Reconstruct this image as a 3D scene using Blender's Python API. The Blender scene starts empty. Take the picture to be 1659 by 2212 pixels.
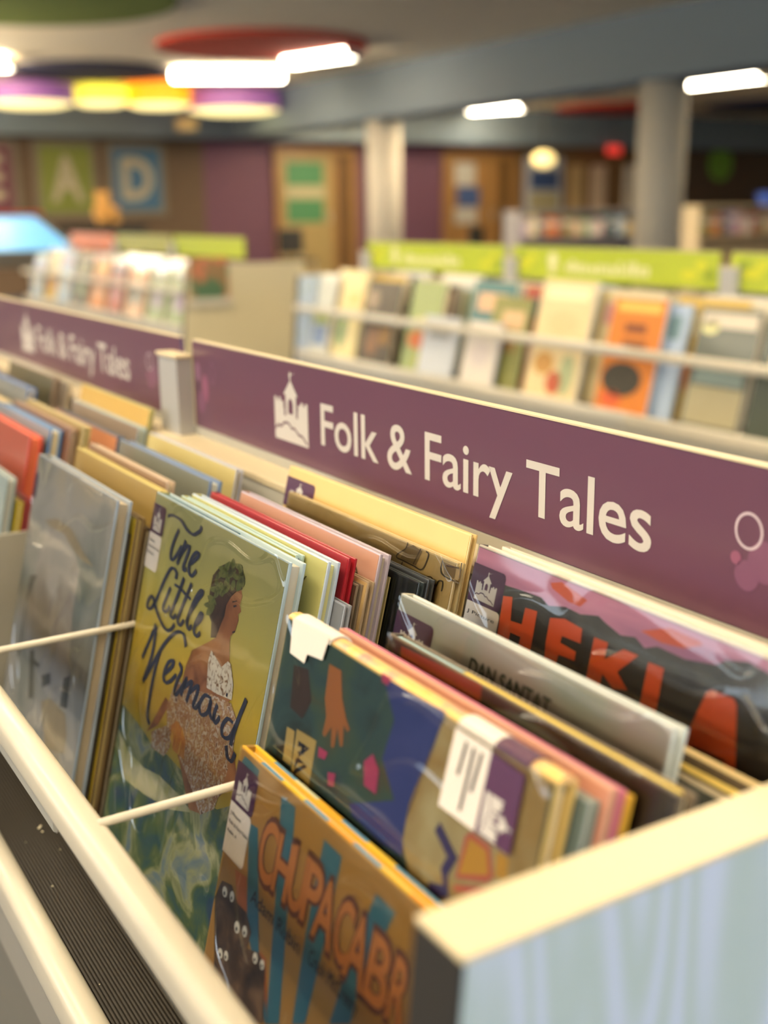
import bpy, bmesh, math, random
from mathutils import Vector, Matrix

# ------------------------------------------------------------------ camera, world, light, exposure
scene = bpy.context.scene
COL = scene.collection
CZ = 1.177                      # eye height above the carpet
S = 0.227                       # drop from the eye to the top of the bin end panel; unit of the bin measurements
cam_data = bpy.data.cameras.new('camera')
cam = bpy.data.objects.new('camera', cam_data)
COL.objects.link(cam)
scene.camera = cam
cam_data.sensor_fit = 'HORIZONTAL'
cam_data.sensor_width = 36.0
cam_data.lens = 54.6126
cam.matrix_world = Matrix(((0.5219033, -0.2074463, 0.8273953, 0.0), (0.8529146, 0.141004, -0.5026475, 0.0), (-0.0123937, 0.9680309, 0.2505244, 1.177), (0, 0, 0, 1)))
cam_data.clip_start = 0.02
cam_data.dof.use_dof = True
cam_data.dof.focus_distance = 0.77
cam_data.dof.aperture_fstop = 5.2

scene.view_settings.view_transform = 'Standard'
scene.view_settings.look = 'None'
scene.view_settings.gamma = 1.0
scene.view_settings.use_curve_mapping = False
scene.view_settings.exposure = 0.15

world = bpy.data.worlds.new('daylight')
scene.world = world
world.use_nodes = True
wn = world.node_tree.nodes
wn['Background'].inputs['Color'].default_value = (0.62, 0.78, 1.0, 1)
wn['Background'].inputs['Strength'].default_value = 1.2

def area_light(loc, size, sy, energy, col, rot):
    d = bpy.data.lights.new('window_daylight', 'AREA')
    d.shape = 'RECTANGLE'; d.size = size; d.size_y = sy; d.energy = energy; d.color = col
    o = bpy.data.objects.new('window_daylight', d)
    o.location = loc; o.rotation_euler = rot
    COL.objects.link(o)
area_light((5.9, 2.2, 1.75), 6.0, 1.5, 260, (0.48, 0.73, 1.0), (0, math.radians(90), 0))
area_light((-4.5, -5.88, 1.8), 7.0, 1.5, 140, (0.80, 0.92, 1.0), (math.radians(90), 0, 0))  # added on the left as cool fill, no source seen there

# ------------------------------------------------------------------ helpers
def lin(c):
    r = []
    for v in c:
        v = v / 255.0
        r.append(v / 12.92 if v <= 0.04045 else ((v + 0.055) / 1.055) ** 2.4)
    return (r[0], r[1], r[2], 1.0)

MATS = {}
def new_mat(name):
    m = bpy.data.materials.new(name); m.use_nodes = True
    nt = m.node_tree
    b = nt.nodes['Principled BSDF']
    return m, nt, b

def mat(name, col, rough=0.5, var=0.10, scale=40.0, metal=0.0, coat=0.0, bump=0.0, bscale=60.0, emit=0.0, spec=None):
    """plain surface with a little procedural mottling"""
    if name in MATS: return MATS[name]
    m, nt, b = new_mat(name)
    c = lin(col)
    tc = nt.nodes.new('ShaderNodeTexCoord')
    nz = nt.nodes.new('ShaderNodeTexNoise'); nz.inputs['Scale'].default_value = scale; nz.inputs['Detail'].default_value = 3
    nt.links.new(tc.outputs['Object'], nz.inputs['Vector'])
    mx = nt.nodes.new('ShaderNodeMix'); mx.data_type = 'RGBA'
    mx.inputs['A'].default_value = tuple(v * (1 - var) for v in c[:3]) + (1,)
    mx.inputs['B'].default_value = tuple(min(1, v * (1 + var)) for v in c[:3]) + (1,)
    nt.links.new(nz.outputs['Fac'], mx.inputs['Factor'])
    nt.links.new(mx.outputs['Result'], b.inputs['Base Color'])
    b.inputs['Roughness'].default_value = rough
    b.inputs['Metallic'].default_value = metal
    b.inputs['Coat Weight'].default_value = coat
    b.inputs['Coat Roughness'].default_value = 0.08
    if spec is not None: b.inputs['Specular IOR Level'].default_value = spec
    if bump:
        n2 = nt.nodes.new('ShaderNodeTexNoise'); n2.inputs['Scale'].default_value = bscale
        nt.links.new(tc.outputs['Object'], n2.inputs['Vector'])
        bp = nt.nodes.new('ShaderNodeBump'); bp.inputs['Strength'].default_value = bump; bp.inputs['Distance'].default_value = 0.002
        nt.links.new(n2.outputs['Fac'], bp.inputs['Height'])
        nt.links.new(bp.outputs['Normal'], b.inputs['Normal'])
    if emit:
        b.inputs['Emission Color'].default_value = c
        b.inputs['Emission Strength'].default_value = emit
    MATS[name] = m
    return m

def art(name, cols, scale=14.0, rough=0.35, coat=0.4, dist=0.6, stretch=(1, 1, 1), detail=4.0, bump=0.0):
    """painted print: a noise field run through a ramp of colours"""
    if name in MATS: return MATS[name]
    m, nt, b = new_mat(name)
    tc = nt.nodes.new('ShaderNodeTexCoord')
    mp = nt.nodes.new('ShaderNodeMapping'); mp.inputs['Scale'].default_value = stretch
    nz = nt.nodes.new('ShaderNodeTexNoise')
    nz.inputs['Scale'].default_value = scale; nz.inputs['Detail'].default_value = detail; nz.inputs['Distortion'].default_value = dist
    rp = nt.nodes.new('ShaderNodeValToRGB')
    n = len(cols)
    el = rp.color_ramp.elements
    el[0].position = 0.30; el[0].color = lin(cols[0])
    el[1].position = 0.70; el[1].color = lin(cols[-1])
    for i in range(1, n - 1):
        e = el.new(0.30 + 0.40 * i / (n - 1)); e.color = lin(cols[i])
    nt.links.new(tc.outputs['Object'], mp.inputs['Vector'])
    nt.links.new(mp.outputs['Vector'], nz.inputs['Vector'])
    nt.links.new(nz.outputs['Fac'], rp.inputs['Fac'])
    nt.links.new(rp.outputs['Color'], b.inputs['Base Color'])
    b.inputs['Roughness'].default_value = rough
    b.inputs['Coat Weight'].default_value = coat
    b.inputs['Coat Roughness'].default_value = 0.1
    MATS[name] = m
    return m

def grad(name, cols, axis='Z', lo=0.0, hi=0.3, rough=0.35, coat=0.4, noise=0.06, nscale=25):
    """printed colour wash running along one axis of the cover"""
    if name in MATS: return MATS[name]
    m, nt, b = new_mat(name)
    tc = nt.nodes.new('ShaderNodeTexCoord')
    sp = nt.nodes.new('ShaderNodeSeparateXYZ')
    nt.links.new(tc.outputs['Object'], sp.inputs['Vector'])
    mr = nt.nodes.new('ShaderNodeMapRange'); mr.inputs['From Min'].default_value = lo; mr.inputs['From Max'].default_value = hi
    nt.links.new(sp.outputs[axis], mr.inputs['Value'])
    nz = nt.nodes.new('ShaderNodeTexNoise'); nz.inputs['Scale'].default_value = nscale; nz.inputs['Detail'].default_value = 4
    nt.links.new(tc.outputs['Object'], nz.inputs['Vector'])
    ad = nt.nodes.new('ShaderNodeMath'); ad.operation = 'MULTIPLY_ADD'
    ad.inputs[1].default_value = noise * 4; 
    nt.links.new(nz.outputs['Fac'], ad.inputs[0]); nt.links.new(mr.outputs['Result'], ad.inputs[2])
    sb = nt.nodes.new('ShaderNodeMath'); sb.operation = 'SUBTRACT'; sb.inputs[1].default_value = noise * 2
    nt.links.new(ad.outputs[0], sb.inputs[0])
    rp = nt.nodes.new('ShaderNodeValToRGB'); el = rp.color_ramp.elements
    el[0].position = 0; el[0].color = lin(cols[0]); el[1].position = 1; el[1].color = lin(cols[-1])
    for i in range(1, len(cols) - 1):
        e = el.new(i / (len(cols) - 1)); e.color = lin(cols[i])
    nt.links.new(sb.outputs[0], rp.inputs['Fac'])
    nt.links.new(rp.outputs['Color'], b.inputs['Base Color'])
    b.inputs['Roughness'].default_value = rough
    b.inputs['Coat Weight'].default_value = coat
    b.inputs['Coat Roughness'].default_value = 0.1
    MATS[name] = m
    return m

def film_mat():
    """clear book-jacket film: mostly see-through, glossy"""
    if 'film' in MATS: return MATS['film']
    m = bpy.data.materials.new('clear_film'); m.use_nodes = True
    nt = m.node_tree; nt.nodes.clear()
    out = nt.nodes.new('ShaderNodeOutputMaterial')
    tr = nt.nodes.new('ShaderNodeBsdfTransparent'); tr.inputs['Color'].default_value = (0.97, 0.97, 0.96, 1)
    gl = nt.nodes.new('ShaderNodeBsdfGlossy'); gl.inputs['Roughness'].default_value = 0.06
    fr = nt.nodes.new('ShaderNodeFresnel'); fr.inputs['IOR'].default_value = 1.5
    mx = nt.nodes.new('ShaderNodeMixShader')
    tc = nt.nodes.new('ShaderNodeTexCoord')
    wv = nt.nodes.new('ShaderNodeTexNoise'); wv.inputs['Scale'].default_value = 7; wv.inputs['Detail'].default_value = 1.0; wv.inputs['Distortion'].default_value = 1.8
    nt.links.new(tc.outputs['Object'], wv.inputs['Vector'])
    sb = nt.nodes.new('ShaderNodeMath'); sb.operation = 'SUBTRACT'; sb.inputs[1].default_value = 0.5
    ab = nt.nodes.new('ShaderNodeMath'); ab.operation = 'ABSOLUTE'
    mr = nt.nodes.new('ShaderNodeMapRange'); mr.interpolation_type = 'SMOOTHSTEP'
    mr.inputs['From Min'].default_value = 0; mr.inputs['From Max'].default_value = 0.035; mr.inputs['To Min'].default_value = 1; mr.inputs['To Max'].default_value = 0
    ad = nt.nodes.new('ShaderNodeMath'); ad.operation = 'MULTIPLY_ADD'; ad.inputs[1].default_value = 0.35
    nt.links.new(wv.outputs['Fac'], sb.inputs[0]); nt.links.new(sb.outputs[0], ab.inputs[0]); nt.links.new(ab.outputs[0], mr.inputs['Value'])
    nt.links.new(mr.outputs['Result'], ad.inputs[0]); nt.links.new(wv.outputs['Fac'], ad.inputs[2])
    bp = nt.nodes.new('ShaderNodeBump'); bp.inputs['Strength'].default_value = 0.6; bp.inputs['Distance'].default_value = 0.004
    nt.links.new(ad.outputs[0], bp.inputs['Height'])
    nt.links.new(bp.outputs['Normal'], gl.inputs['Normal'])
    nt.links.new(fr.outputs['Fac'], mx.inputs['Fac'])
    nt.links.new(tr.outputs[0], mx.inputs[1]); nt.links.new(gl.outputs[0], mx.inputs[2])
    nt.links.new(mx.outputs[0], out.inputs['Surface'])
    MATS['film'] = m
    return m

def tag(o, label=None, cat=None, group=None, kind=None):
    if label: o['label'] = label
    if cat: o['category'] = cat
    if group: o['group'] = group
    if kind: o['kind'] = kind
    return o

def empty(name, loc=(0, 0, 0), rot=(0, 0, 0)):
    o = bpy.data.objects.new(name, None); COL.objects.link(o)
    o.location = loc; o.rotation_euler = rot; o.empty_display_size = 0.05
    return o

class MB:
    """collects boxes, prisms and tubes; build() links them as one mesh object"""
    def __init__(self): self.bm = bmesh.new()
    def box(self, x0, x1, y0, y1, z0, z1, bevel=0.0, seg=1):
        vs = [self.bm.verts.new((x, y, z)) for z in (z0, z1) for y in (y0, y1) for x in (x0, x1)]
        f = [(0, 2, 3, 1), (4, 5, 7, 6), (0, 1, 5, 4), (2, 6, 7, 3), (0, 4, 6, 2), (1, 3, 7, 5)]
        fs = [self.bm.faces.new([vs[i] for i in q]) for q in f]
        if bevel:
            es = list({e for fa in fs for e in fa.edges})
            bmesh.ops.bevel(self.bm, geom=es, offset=bevel, segments=seg, affect='EDGES', profile=0.6)
        return self
    def prism(self, pts, axis, a0, a1):
        """pts: outline in the plane square to axis, swept from a0 to a1"""
        def P(p, a):
            if axis == 'x': return (a, p[0], p[1])
            if axis == 'y': return (p[0], a, p[1])
            return (p[0], p[1], a)
        A = [self.bm.verts.new(P(p, a0)) for p in pts]
        B = [self.bm.verts.new(P(p, a1)) for p in pts]
        n = len(pts)
        self.bm.faces.new(A); self.bm.faces.new(B[::-1])
        for i in range(n):
            self.bm.faces.new([A[i], B[i], B[(i + 1) % n], A[(i + 1) % n]])
        return self
    def tube(self, p0, p1, r, n=12, r1=None):
        p0 = Vector(p0); p1 = Vector(p1); d = (p1 - p0).normalized()
        a = d.orthogonal().normalized(); b = d.cross(a)
        r1 = r if r1 is None else r1
        A = [self.bm.verts.new(p0 + r * (math.cos(t) * a + math.sin(t) * b)) for t in [2 * math.pi * i / n for i in range(n)]]
        B = [self.bm.verts.new(p1 + r1 * (math.cos(t) * a + math.sin(t) * b)) for t in [2 * math.pi * i / n for i in range(n)]]
        self.bm.faces.new(A[::-1]); self.bm.faces.new(B)
        for i in range(n):
            self.bm.faces.new([A[i], A[(i + 1) % n], B[(i + 1) % n], B[i]])
        return self
    def lathe(self, prof, c=(0, 0, 0), n=24):
        rings = []
        for r, z in prof:
            rings.append([self.bm.verts.new((c[0] + r * math.cos(2 * math.pi * i / n), c[1] + r * math.sin(2 * math.pi * i / n), c[2] + z)) for i in range(n)])
        for a, b in zip(rings, rings[1:]):
            for i in range(n):
                self.bm.faces.new([a[i], a[(i + 1) % n], b[(i + 1) % n], b[i]])
        self.bm.faces.new(rings[0][::-1]); self.bm.faces.new(rings[-1])
        return self
    def ball(self, c, r, sx=1, sy=1, sz=1, sub=2):
        res = bmesh.ops.create_icosphere(self.bm, subdivisions=sub, radius=r)
        for v in res['verts']:
            v.co = Vector((v.co.x * sx + c[0], v.co.y * sy + c[1], v.co.z * sz + c[2]))
        return self
    def build(self, name, m, parent=None, smooth=False, loc=None, rot=None):
        bmesh.ops.recalc_face_normals(self.bm, faces=self.bm.faces[:])
        me = bpy.data.meshes.new(name); self.bm.to_mesh(me); self.bm.free()
        if smooth:
            for p in me.polygons: p.use_smooth = True
        if m: me.materials.append(m)
        o = bpy.data.objects.new(name, me); COL.objects.link(o)
        if parent: o.parent = parent
        if loc: o.location = loc
        if rot: o.rotation_euler = rot
        return o

def flat(name, polys, m, parent, plane, lift=0.0):
    """flat print lying on a face: polys are outlines in (across, down) metres, plane(u, v, lift) gives the point"""
    bm = bmesh.new()
    for poly in polys:
        vs = [bm.verts.new(plane(u, v, lift)) for u, v in poly]
        es = [bm.edges.new((vs[i], vs[(i + 1) % len(vs)])) for i in range(len(vs))]
        bmesh.ops.triangle_fill(bm, use_beauty=True, use_dissolve=False, edges=es)
    me = bpy.data.meshes.new(name); bm.to_mesh(me); bm.free()
    me.materials.append(m)
    o = bpy.data.objects.new(name, me); COL.objects.link(o); o.parent = parent
    return o

def flats(name, polys, m, parent, plane, lift=0.0):
    for p in polys: flat(name, [p], m, parent, plane, lift)

def smooth_line(pts, k=5):
    out = []
    n = len(pts)
    for i in range(n - 1):
        p0 = pts[max(i - 1, 0)]; p1 = pts[i]; p2 = pts[i + 1]; p3 = pts[min(i + 2, n - 1)]
        for j in range(k):
            t = j / k
            out.append(tuple(0.5 * (2 * p1[a] + (p2[a] - p0[a]) * t + (2 * p0[a] - 5 * p1[a] + 4 * p2[a] - p3[a]) * t * t + (3 * p1[a] - p0[a] - 3 * p2[a] + p3[a]) * t ** 3) for a in (0, 1)))
    out.append(pts[-1])
    return out

def strokes(name, lines, width, m, parent, plane, lift, nib=0.55, smooth=True):
    """brush lettering: ribbons of changing width laid on a face"""
    bm = bmesh.new()
    for ln in lines:
        pts = smooth_line(ln) if smooth and len(ln) > 2 else ln
        L = []; R = []
        for i, p in enumerate(pts):
            a = pts[max(i - 1, 0)]; b = pts[min(i + 1, len(pts) - 1)]
            dx, dy = b[0] - a[0], b[1] - a[1]; l = math.hypot(dx, dy) or 1e-9
            nx, ny = -dy / l, dx / l
            w = width * (nib + (1 - nib) * abs(dy) / l) * 0.5
            L.append(bm.verts.new(plane(p[0] + nx * w, p[1] + ny * w, lift)))
            R.append(bm.verts.new(plane(p[0] - nx * w, p[1] - ny * w, lift)))
        for i in range(len(pts) - 1):
            bm.faces.new([L[i], L[i + 1], R[i + 1], R[i]])
    me = bpy.data.meshes.new(name); bm.to_mesh(me); bm.free()
    me.materials.append(m)
    o = bpy.data.objects.new(name, me); COL.objects.link(o); o.parent = parent
    return o

def text_polys(body, weight=0.0, spacing=1.0):
    """outline of a line of type as a triangulated mesh: (verts, faces, bounds)"""
    cu = bpy.data.curves.new('type', 'FONT'); cu.body = body; cu.offset = weight; cu.space_character = spacing
    cu.resolution_u = 4
    ob = bpy.data.objects.new('type', cu); COL.objects.link(ob)
    dg = bpy.context.evaluated_depsgraph_get()
    me = bpy.data.meshes.new_from_object(ob.evaluated_get(dg))
    vs = [(v.co.x, v.co.y) for v in me.vertices]; fs = [tuple(p.vertices) for p in me.polygons]
    bpy.data.objects.remove(ob); bpy.data.curves.remove(cu); bpy.data.meshes.remove(me)
    xs = [v[0] for v in vs]; ys = [v[1] for v in vs]
    return vs, fs, (min(xs), max(xs), min(ys), max(ys))

def lettering(name, body, u0, u1, v_base, cap, m, parent, plane, lift, weight=0.0, spacing=1.0, turn=0):
    """type set from u0 to u1 on the baseline v_base with capitals cap tall"""
    vs, fs, (a, b, c, d) = text_polys(body, weight, spacing)
    su = (u1 - u0) / (b - a); sv = cap / 0.69
    me = bpy.data.meshes.new(name)
    P = []
    for x, y in vs:
        u, v = u0 + (x - a) * su, v_base - y * sv
        if turn: u, v = turn(u, v)
        P.append(plane(u, v, lift))
    me.from_pydata(P, [], fs); me.materials.append(m)
    o = bpy.data.objects.new(name, me); COL.objects.link(o); o.parent = parent
    return o

def ellipse(cu, cv, ru, rv, n=20):
    return [(cu + ru * math.cos(2 * math.pi * i / n), cv + rv * math.sin(2 * math.pi * i / n)) for i in range(n)]
def ring_polys(cu, cv, ru, rv, w, n=24):
    out = []
    for i in range(n):
        a, b = 2 * math.pi * i / n, 2 * math.pi * (i + 1) / n
        out.append([(cu + ru * math.cos(a), cv + rv * math.sin(a)), (cu + ru * math.cos(b), cv + rv * math.sin(b)),
                    (cu + (ru - w) * math.cos(b), cv + (rv - w) * math.sin(b)), (cu + (ru - w) * math.cos(a), cv + (rv - w) * math.sin(a))])
    return out

def castle(parent, plane, u0, v_base, w, hgt, lift, m_light, m_dark, turn=None):
    """castle emblem: crenellated walls, pointed tower with a flag, arched window, cloud line at the foot"""
    T = turn or (lambda u, v: (u, v))
    def q(pts): return [T(u0 + x * w, v_base - y * hgt) for x, y in pts]
    body = [(0, 0), (1, 0), (1, .60), (.93, .60), (.93, .555), (.87, .555), (.87, .60), (.80, .60), (.80, .555), (.72, .555), (.72, .46), (.66, .46),
            (.66, .66), (.72, .66), (.52, .86), (.515, .93), (.66, .99), (.54, .955), (.50, 1.0), (.47, .94), (.49, .86), (.29, .66), (.35, .66), (.35, .46), (.28, .46), (.28, .555),
            (.20, .555), (.20, .60), (.13, .60), (.13, .555), (.07, .555), (.07, .60), (0, .60)]
    flat('castle_emblem', [q(body)], m_light, parent, plane, lift)
    arch = [(.43, .40), (.57, .40), (.57, .55), (.54, .60), (.50, .62), (.46, .60), (.43, .55)]
    slot = [(.30, .36), (.35, .36), (.35, .46), (.30, .46)]
    slot2 = [(.66, .36), (.71, .36), (.71, .46), (.66, .46)]
    flat('castle_window', [q(arch), q(slot), q(slot2)], m_dark, parent, plane, lift + 0.0001)
    cl = [(.02, .14), (.10, .20), (.20, .19), (.28, .25), (.42, .26), (.52, .20), (.60, .21), (.72, .14), (.82, .13), (.97, .04)]
    strokes('cloud_line', [[T(u0 + x * w, v_base - y * hgt) for x, y in cl]], 0.032 * w, m_dark, parent, plane, lift + 0.0001, nib=1.0)

# ------------------------------------------------------------------ shared materials
def Z(a): return CZ - a * S            # height of a point a bin-units below the eye
CREAM = mat('cream_powder_coat', (204, 197, 182), 0.32, var=0.03)
GREYMETAL = mat('grey_metal', (170, 168, 160), 0.4, var=0.04)
EDGE = mat('maple_edge_band', (210, 196, 166), 0.42, var=0.03)
DARKEDGE = mat('dark_charcoal', (44, 41, 38), 0.5, var=0.05)
RUBBER = mat('black_ribbed_rubber', (52, 46, 40), 0.55, var=0.15)
WHITE_PAGE = mat('page_block', (226, 216, 190), 0.8, var=0.06, scale=300)
PLINTH = mat('plinth_board', (120, 116, 108), 0.6, var=0.05)
PURPLE = mat('plum_sign_vinyl', (98, 62, 84), 0.30, var=0.03, coat=0.15)
STICKER_PURPLE = mat('plum_sticker', (78, 40, 74), 0.35, var=0.03, coat=0.3)
SIGN_WHITE = mat('sign_white_print', (196, 190, 186), 0.45, var=0.02)
STICKER_WHITE = mat('sticker_paper', (216, 208, 202), 0.6, var=0.03)
INK = mat('label_ink', (40, 34, 38), 0.6)

FASCIA = mat('grey_fascia', (150, 146, 138), .5, var=.05)
def laminate():
    m, nt, b = new_mat('pale_blue_woodgrain')
    tc = nt.nodes.new('ShaderNodeTexCoord')
    mp = nt.nodes.new('ShaderNodeMapping'); mp.inputs['Scale'].default_value = (1, 13, 2.2)
    nz = nt.nodes.new('ShaderNodeTexNoise'); nz.inputs['Scale'].default_value = 1.2; nz.inputs['Detail'].default_value = 1.0
    mu = nt.nodes.new('ShaderNodeMath'); mu.operation = 'MULTIPLY'; mu.inputs[1].default_value = 75
    sn = nt.nodes.new('ShaderNodeMath'); sn.operation = 'SINE'
    rp = nt.nodes.new('ShaderNodeValToRGB'); el = rp.color_ramp.elements
    el[0].position = 0.0; el[0].color = lin((172, 190, 196)); el[1].position = 1.0; el[1].color = lin((188, 201, 228))
    mr = nt.nodes.new('ShaderNodeMapRange'); mr.inputs['From Min'].default_value = -1; mr.inputs['From Max'].default_value = 1
    nt.links.new(tc.outputs['Object'], mp.inputs['Vector']); nt.links.new(mp.outputs['Vector'], nz.inputs['Vector'])
    nt.links.new(nz.outputs['Fac'], mu.inputs[0]); nt.links.new(mu.outputs[0], sn.inputs[0])
    nt.links.new(sn.outputs[0], mr.inputs['Value']); nt.links.new(mr.outputs['Result'], rp.inputs['Fac'])
    nt.links.new(rp.outputs['Color'], b.inputs['Base Color'])
    b.inputs['Roughness'].default_value = 0.45
    return m
LAMINATE = laminate()

# ------------------------------------------------------------------ the room
X0, X1, Y0, Y1, CH = -18.0, 6.0, -6.0, 22.0, CZ + 1.74
def carpet():
    m, nt, b = new_mat('blue_carpet')
    tc = nt.nodes.new('ShaderNodeTexCoord')
    nz = nt.nodes.new('ShaderNodeTexNoise'); nz.inputs['Scale'].default_value = 180; nz.inputs['Detail'].default_value = 4
    rp = nt.nodes.new('ShaderNodeValToRGB'); el = rp.color_ramp.elements
    el[0].color = lin((30, 36, 54)); el[1].color = lin((62, 68, 90))
    nt.links.new(tc.outputs['Object'], nz.inputs['Vector']); nt.links.new(nz.outputs['Fac'], rp.inputs['Fac'])
    nt.links.new(rp.outputs['Color'], b.inputs['Base Color'])
    b.inputs['Roughness'].default_value = 0.95
    return m
def brick_mat():
    m, nt, b = new_mat('brown_brick')
    tc = nt.nodes.new('ShaderNodeTexCoord')
    mp = nt.nodes.new('ShaderNodeMapping'); mp.inputs['Rotation'].default_value = (math.radians(90), 0, math.radians(90))
    br = nt.nodes.new('ShaderNodeTexBrick'); br.inputs['Scale'].default_value = 4.5
    br.inputs['Color1'].default_value = lin((92, 60, 38)); br.inputs['Color2'].default_value = lin((72, 48, 32)); br.inputs['Mortar'].default_value = lin((88, 70, 54))
    br.inputs['Mortar Size'].default_value = 0.012
    nt.links.new(tc.outputs['Object'], mp.inputs['Vector']); nt.links.new(mp.outputs['Vector'], br.inputs['Vector'])
    nt.links.new(br.outputs['Color'], b.inputs['Base Color'])
    b.inputs['Roughness'].default_value = 0.85
    return m
CEIL = mat('ceiling_paint', (240, 224, 194), 0.8, var=0.03, scale=3)
WALL = mat('wall_paint', (200, 190, 170), 0.8, var=0.03, scale=3)
BLUEGREY = mat('blue_grey_beam_paint', (112, 124, 134), 0.7, var=0.03, scale=3)
PLUMWALL = mat('plum_wall_paint', (92, 56, 74), 0.7, var=0.04, scale=3)
BRICK = brick_mat()
OAK = mat('oak_veneer', (140, 102, 56), 0.5, var=0.12, scale=8)
DARKOAK = mat('dark_oak', (96, 68, 34), 0.5, var=0.12, scale=8)

def struct(o): o['kind'] = 'structure'; return o
struct(MB().box(X0 - .2, X1 + .2, Y0 - .2, Y1 + .2, -0.1, 0).build('floor', carpet()))
struct(MB().box(X0 - .2, X1 + .2, Y0 - .2, Y1 + .2, CH, CH + .15).build('ceiling', CEIL))
struct(MB().box(X0 - .2, X0, Y0, 7.65, 0, CH).build('wall_back', BRICK))
struct(MB().box(X0 - .2, X0, 7.65, 13.9, 0, CH).build('wall_plum', PLUMWALL))
struct(MB().box(X0 - .2, X0, 13.9, 17.4, 0, CH).build('wall_office', mat('office_panelling', (116, 86, 52), 0.6, var=0.15, scale=3)))
struct(MB().box(X0 - .2, X0, 17.4, Y1, 0, CH).build('wall_far', BRICK))
w = MB()                                                   # left wall, out of the picture, with a long window added for the fill light
w.box(X0 - .2, -8.0, Y0 - .2, Y0, 0, CH); w.box(-1.0, X1 + .2, Y0 - .2, Y0, 0, CH)
w.box(-8.0, -1.0, Y0 - .2, Y0, 0, 1.0); w.box(-8.0, -1.0, Y0 - .2, Y0, 2.6, CH)
struct(w.build('wall_left', WALL))
f = MB()
for xx in (-8.0, -6.3, -4.53, -2.76, -1.06): f.box(xx, xx + .06, Y0 - .10, Y0 - .02, 1.0, 2.6)
f.box(-8.0, -1.0, Y0 - .10, Y0 - .02, 1.0, 1.06); f.box(-8.0, -1.0, Y0 - .10, Y0 - .02, 2.54, 2.6)
struct(f.build('window_5', CREAM))  # frame of the added left window
struct(MB().box(X0 - .2, X1 + .2, Y1, Y1 + .2, 0, CH).build('wall_right', WALL))
w = MB()                                                   # wall behind the photographer, with one long window
w.box(X1, X1 + .2, Y0, -.9, 0, CH); w.box(X1, X1 + .2, 5.3, Y1, 0, CH)
w.box(X1, X1 + .2, -.9, 5.3, 0, .95); w.box(X1, X1 + .2, -.9, 5.3, 2.55, CH)
struct(w.build('wall_front', WALL))
f = MB()
for yy in (-.9, .65, 2.2, 3.75, 5.24): f.box(X1 + .02, X1 + .10, yy, yy + .06, .95, 2.55)
f.box(X1 + .02, X1 + .10, -.9, 5.3, .95, 1.01); f.box(X1 + .02, X1 + .10, -.9, 5.3, 2.49, 2.55)
struct(f.build('window_1', CREAM))
# beams
struct(MB().box(X0, X0 + .35, Y0, Y1, CZ + 1.13, CH).build('trim_1', BLUEGREY))
struct(MB().box(X0 + .35, X1, 8.0, 8.55, CZ + 1.13, CH).build('trim_2', BLUEGREY))

PILLAR = mat('pillar_paint', (196, 187, 170), 0.7, var=0.03, scale=4)
def pillar(x, label):
    t = empty('pillar', (x, 8.3, 0)); tag(t, label, 'pillar', 'pillars under the long beam')
    MB().lathe([(.225, .03), (.225, CZ + 1.13)], n=32).build('shaft', PILLAR, t, smooth=True)
    MB().lathe([(.28, 0), (.28, .10), (.24, .13)], n=32).build('base', DARKEDGE, t)
    return t
pillar(-13.55, 'round cream pillar between the two wooden doors')
pillar(-8.5, 'round cream pillar beside the stretch of wall with the green round sign')

# doors on the back wall
def door(x, y0, y1, ztop, n, posters, leaf):
    o = struct(MB().box(X0, X0 + .03, y0 + .1, y1 - .45, 0, ztop - .1).build('door_%d' % n, leaf))
    fr = MB(); fr.box(X0, X0 + .08, y0, y0 + .1, 0, ztop); fr.box(X0, X0 + .08, y1 - .1, y1, 0, ztop); fr.box(X0, X0 + .08, y0 + .1, y1 - .1, ztop - .1, ztop)
    fr.box(X0, X0 + .06, y1 - .45, y1 - .37, 0, ztop - .1)
    fr.build('door_frame', OAK, o)
    MB().box(X0, X0 + .02, y1 - .37, y1 - .1, 0, ztop - .1).build('side_panel', DARKOAK, o)
    MB().tube((X0 + .06, y1 - .52, 1.0), (X0 + .06, y1 - .52, 1.16), .012).build('door_handle', GREYMETAL, o)
    for (a, b, c, d, m) in posters:
        MB().box(X0 + .03, X0 + .035, a, b, c, d).build('door_poster', m, o)
    return o
GREENP = mat('green_poster', (62, 114, 72), 0.6); CREAMP = mat('cream_poster', (160, 150, 116), 0.6)
BLUEP = mat('blue_poster', (54, 74, 116), 0.6); WHITEP = mat('white_poster', (164, 158, 148), 0.6)
door(X0, 8.88, 10.42, CZ + 1.02, 1, [(9.10, 9.80, CZ + .42, CZ + .80, GREENP), (9.08, 9.82, CZ + .22, CZ + .40, CREAMP), (9.10, 9.80, CZ - .18, CZ + .20, GREENP)], mat('pale_oak_door', (146, 124, 78), 0.5))
door(X0, 12.25, 13.85, CZ + 1.0, 2, [(12.5, 12.95, CZ + .42, CZ + .82, WHITEP), (12.55, 13.05, CZ + .05, CZ + .40, BLUEP), (12.5, 13.0, CZ - .25, CZ + .03, WHITEP)], OAK)
o = struct(MB().box(X0, X0 + .05, 14.1, 15.0, 0, CZ + .95).build('door_3', mat('office_glass_front', (170, 170, 176), 0.3)))
MB().box(X0 + .05, X0 + .06, 14.2, 14.9, CZ + .35, CZ + .7).build('door_poster', BLUEP, o)
MB().box(X0 + .05, X0 + .06, 14.2, 14.9, CZ - .2, CZ + .3).build('door_poster', CREAMP, o)
for i, (a, b, col) in enumerate([(15.2, 15.55, (178, 150, 104)), (15.75, 16.1, (200, 176, 150)), (16.6, 17.1, (206, 196, 180))]):
    struct(MB().box(X0, X0 + .04, a, b, 0.9, CZ + .8).build('window_%d' % (i + 2), mat('window_blind_%d' % i, col, 0.6)))

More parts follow.
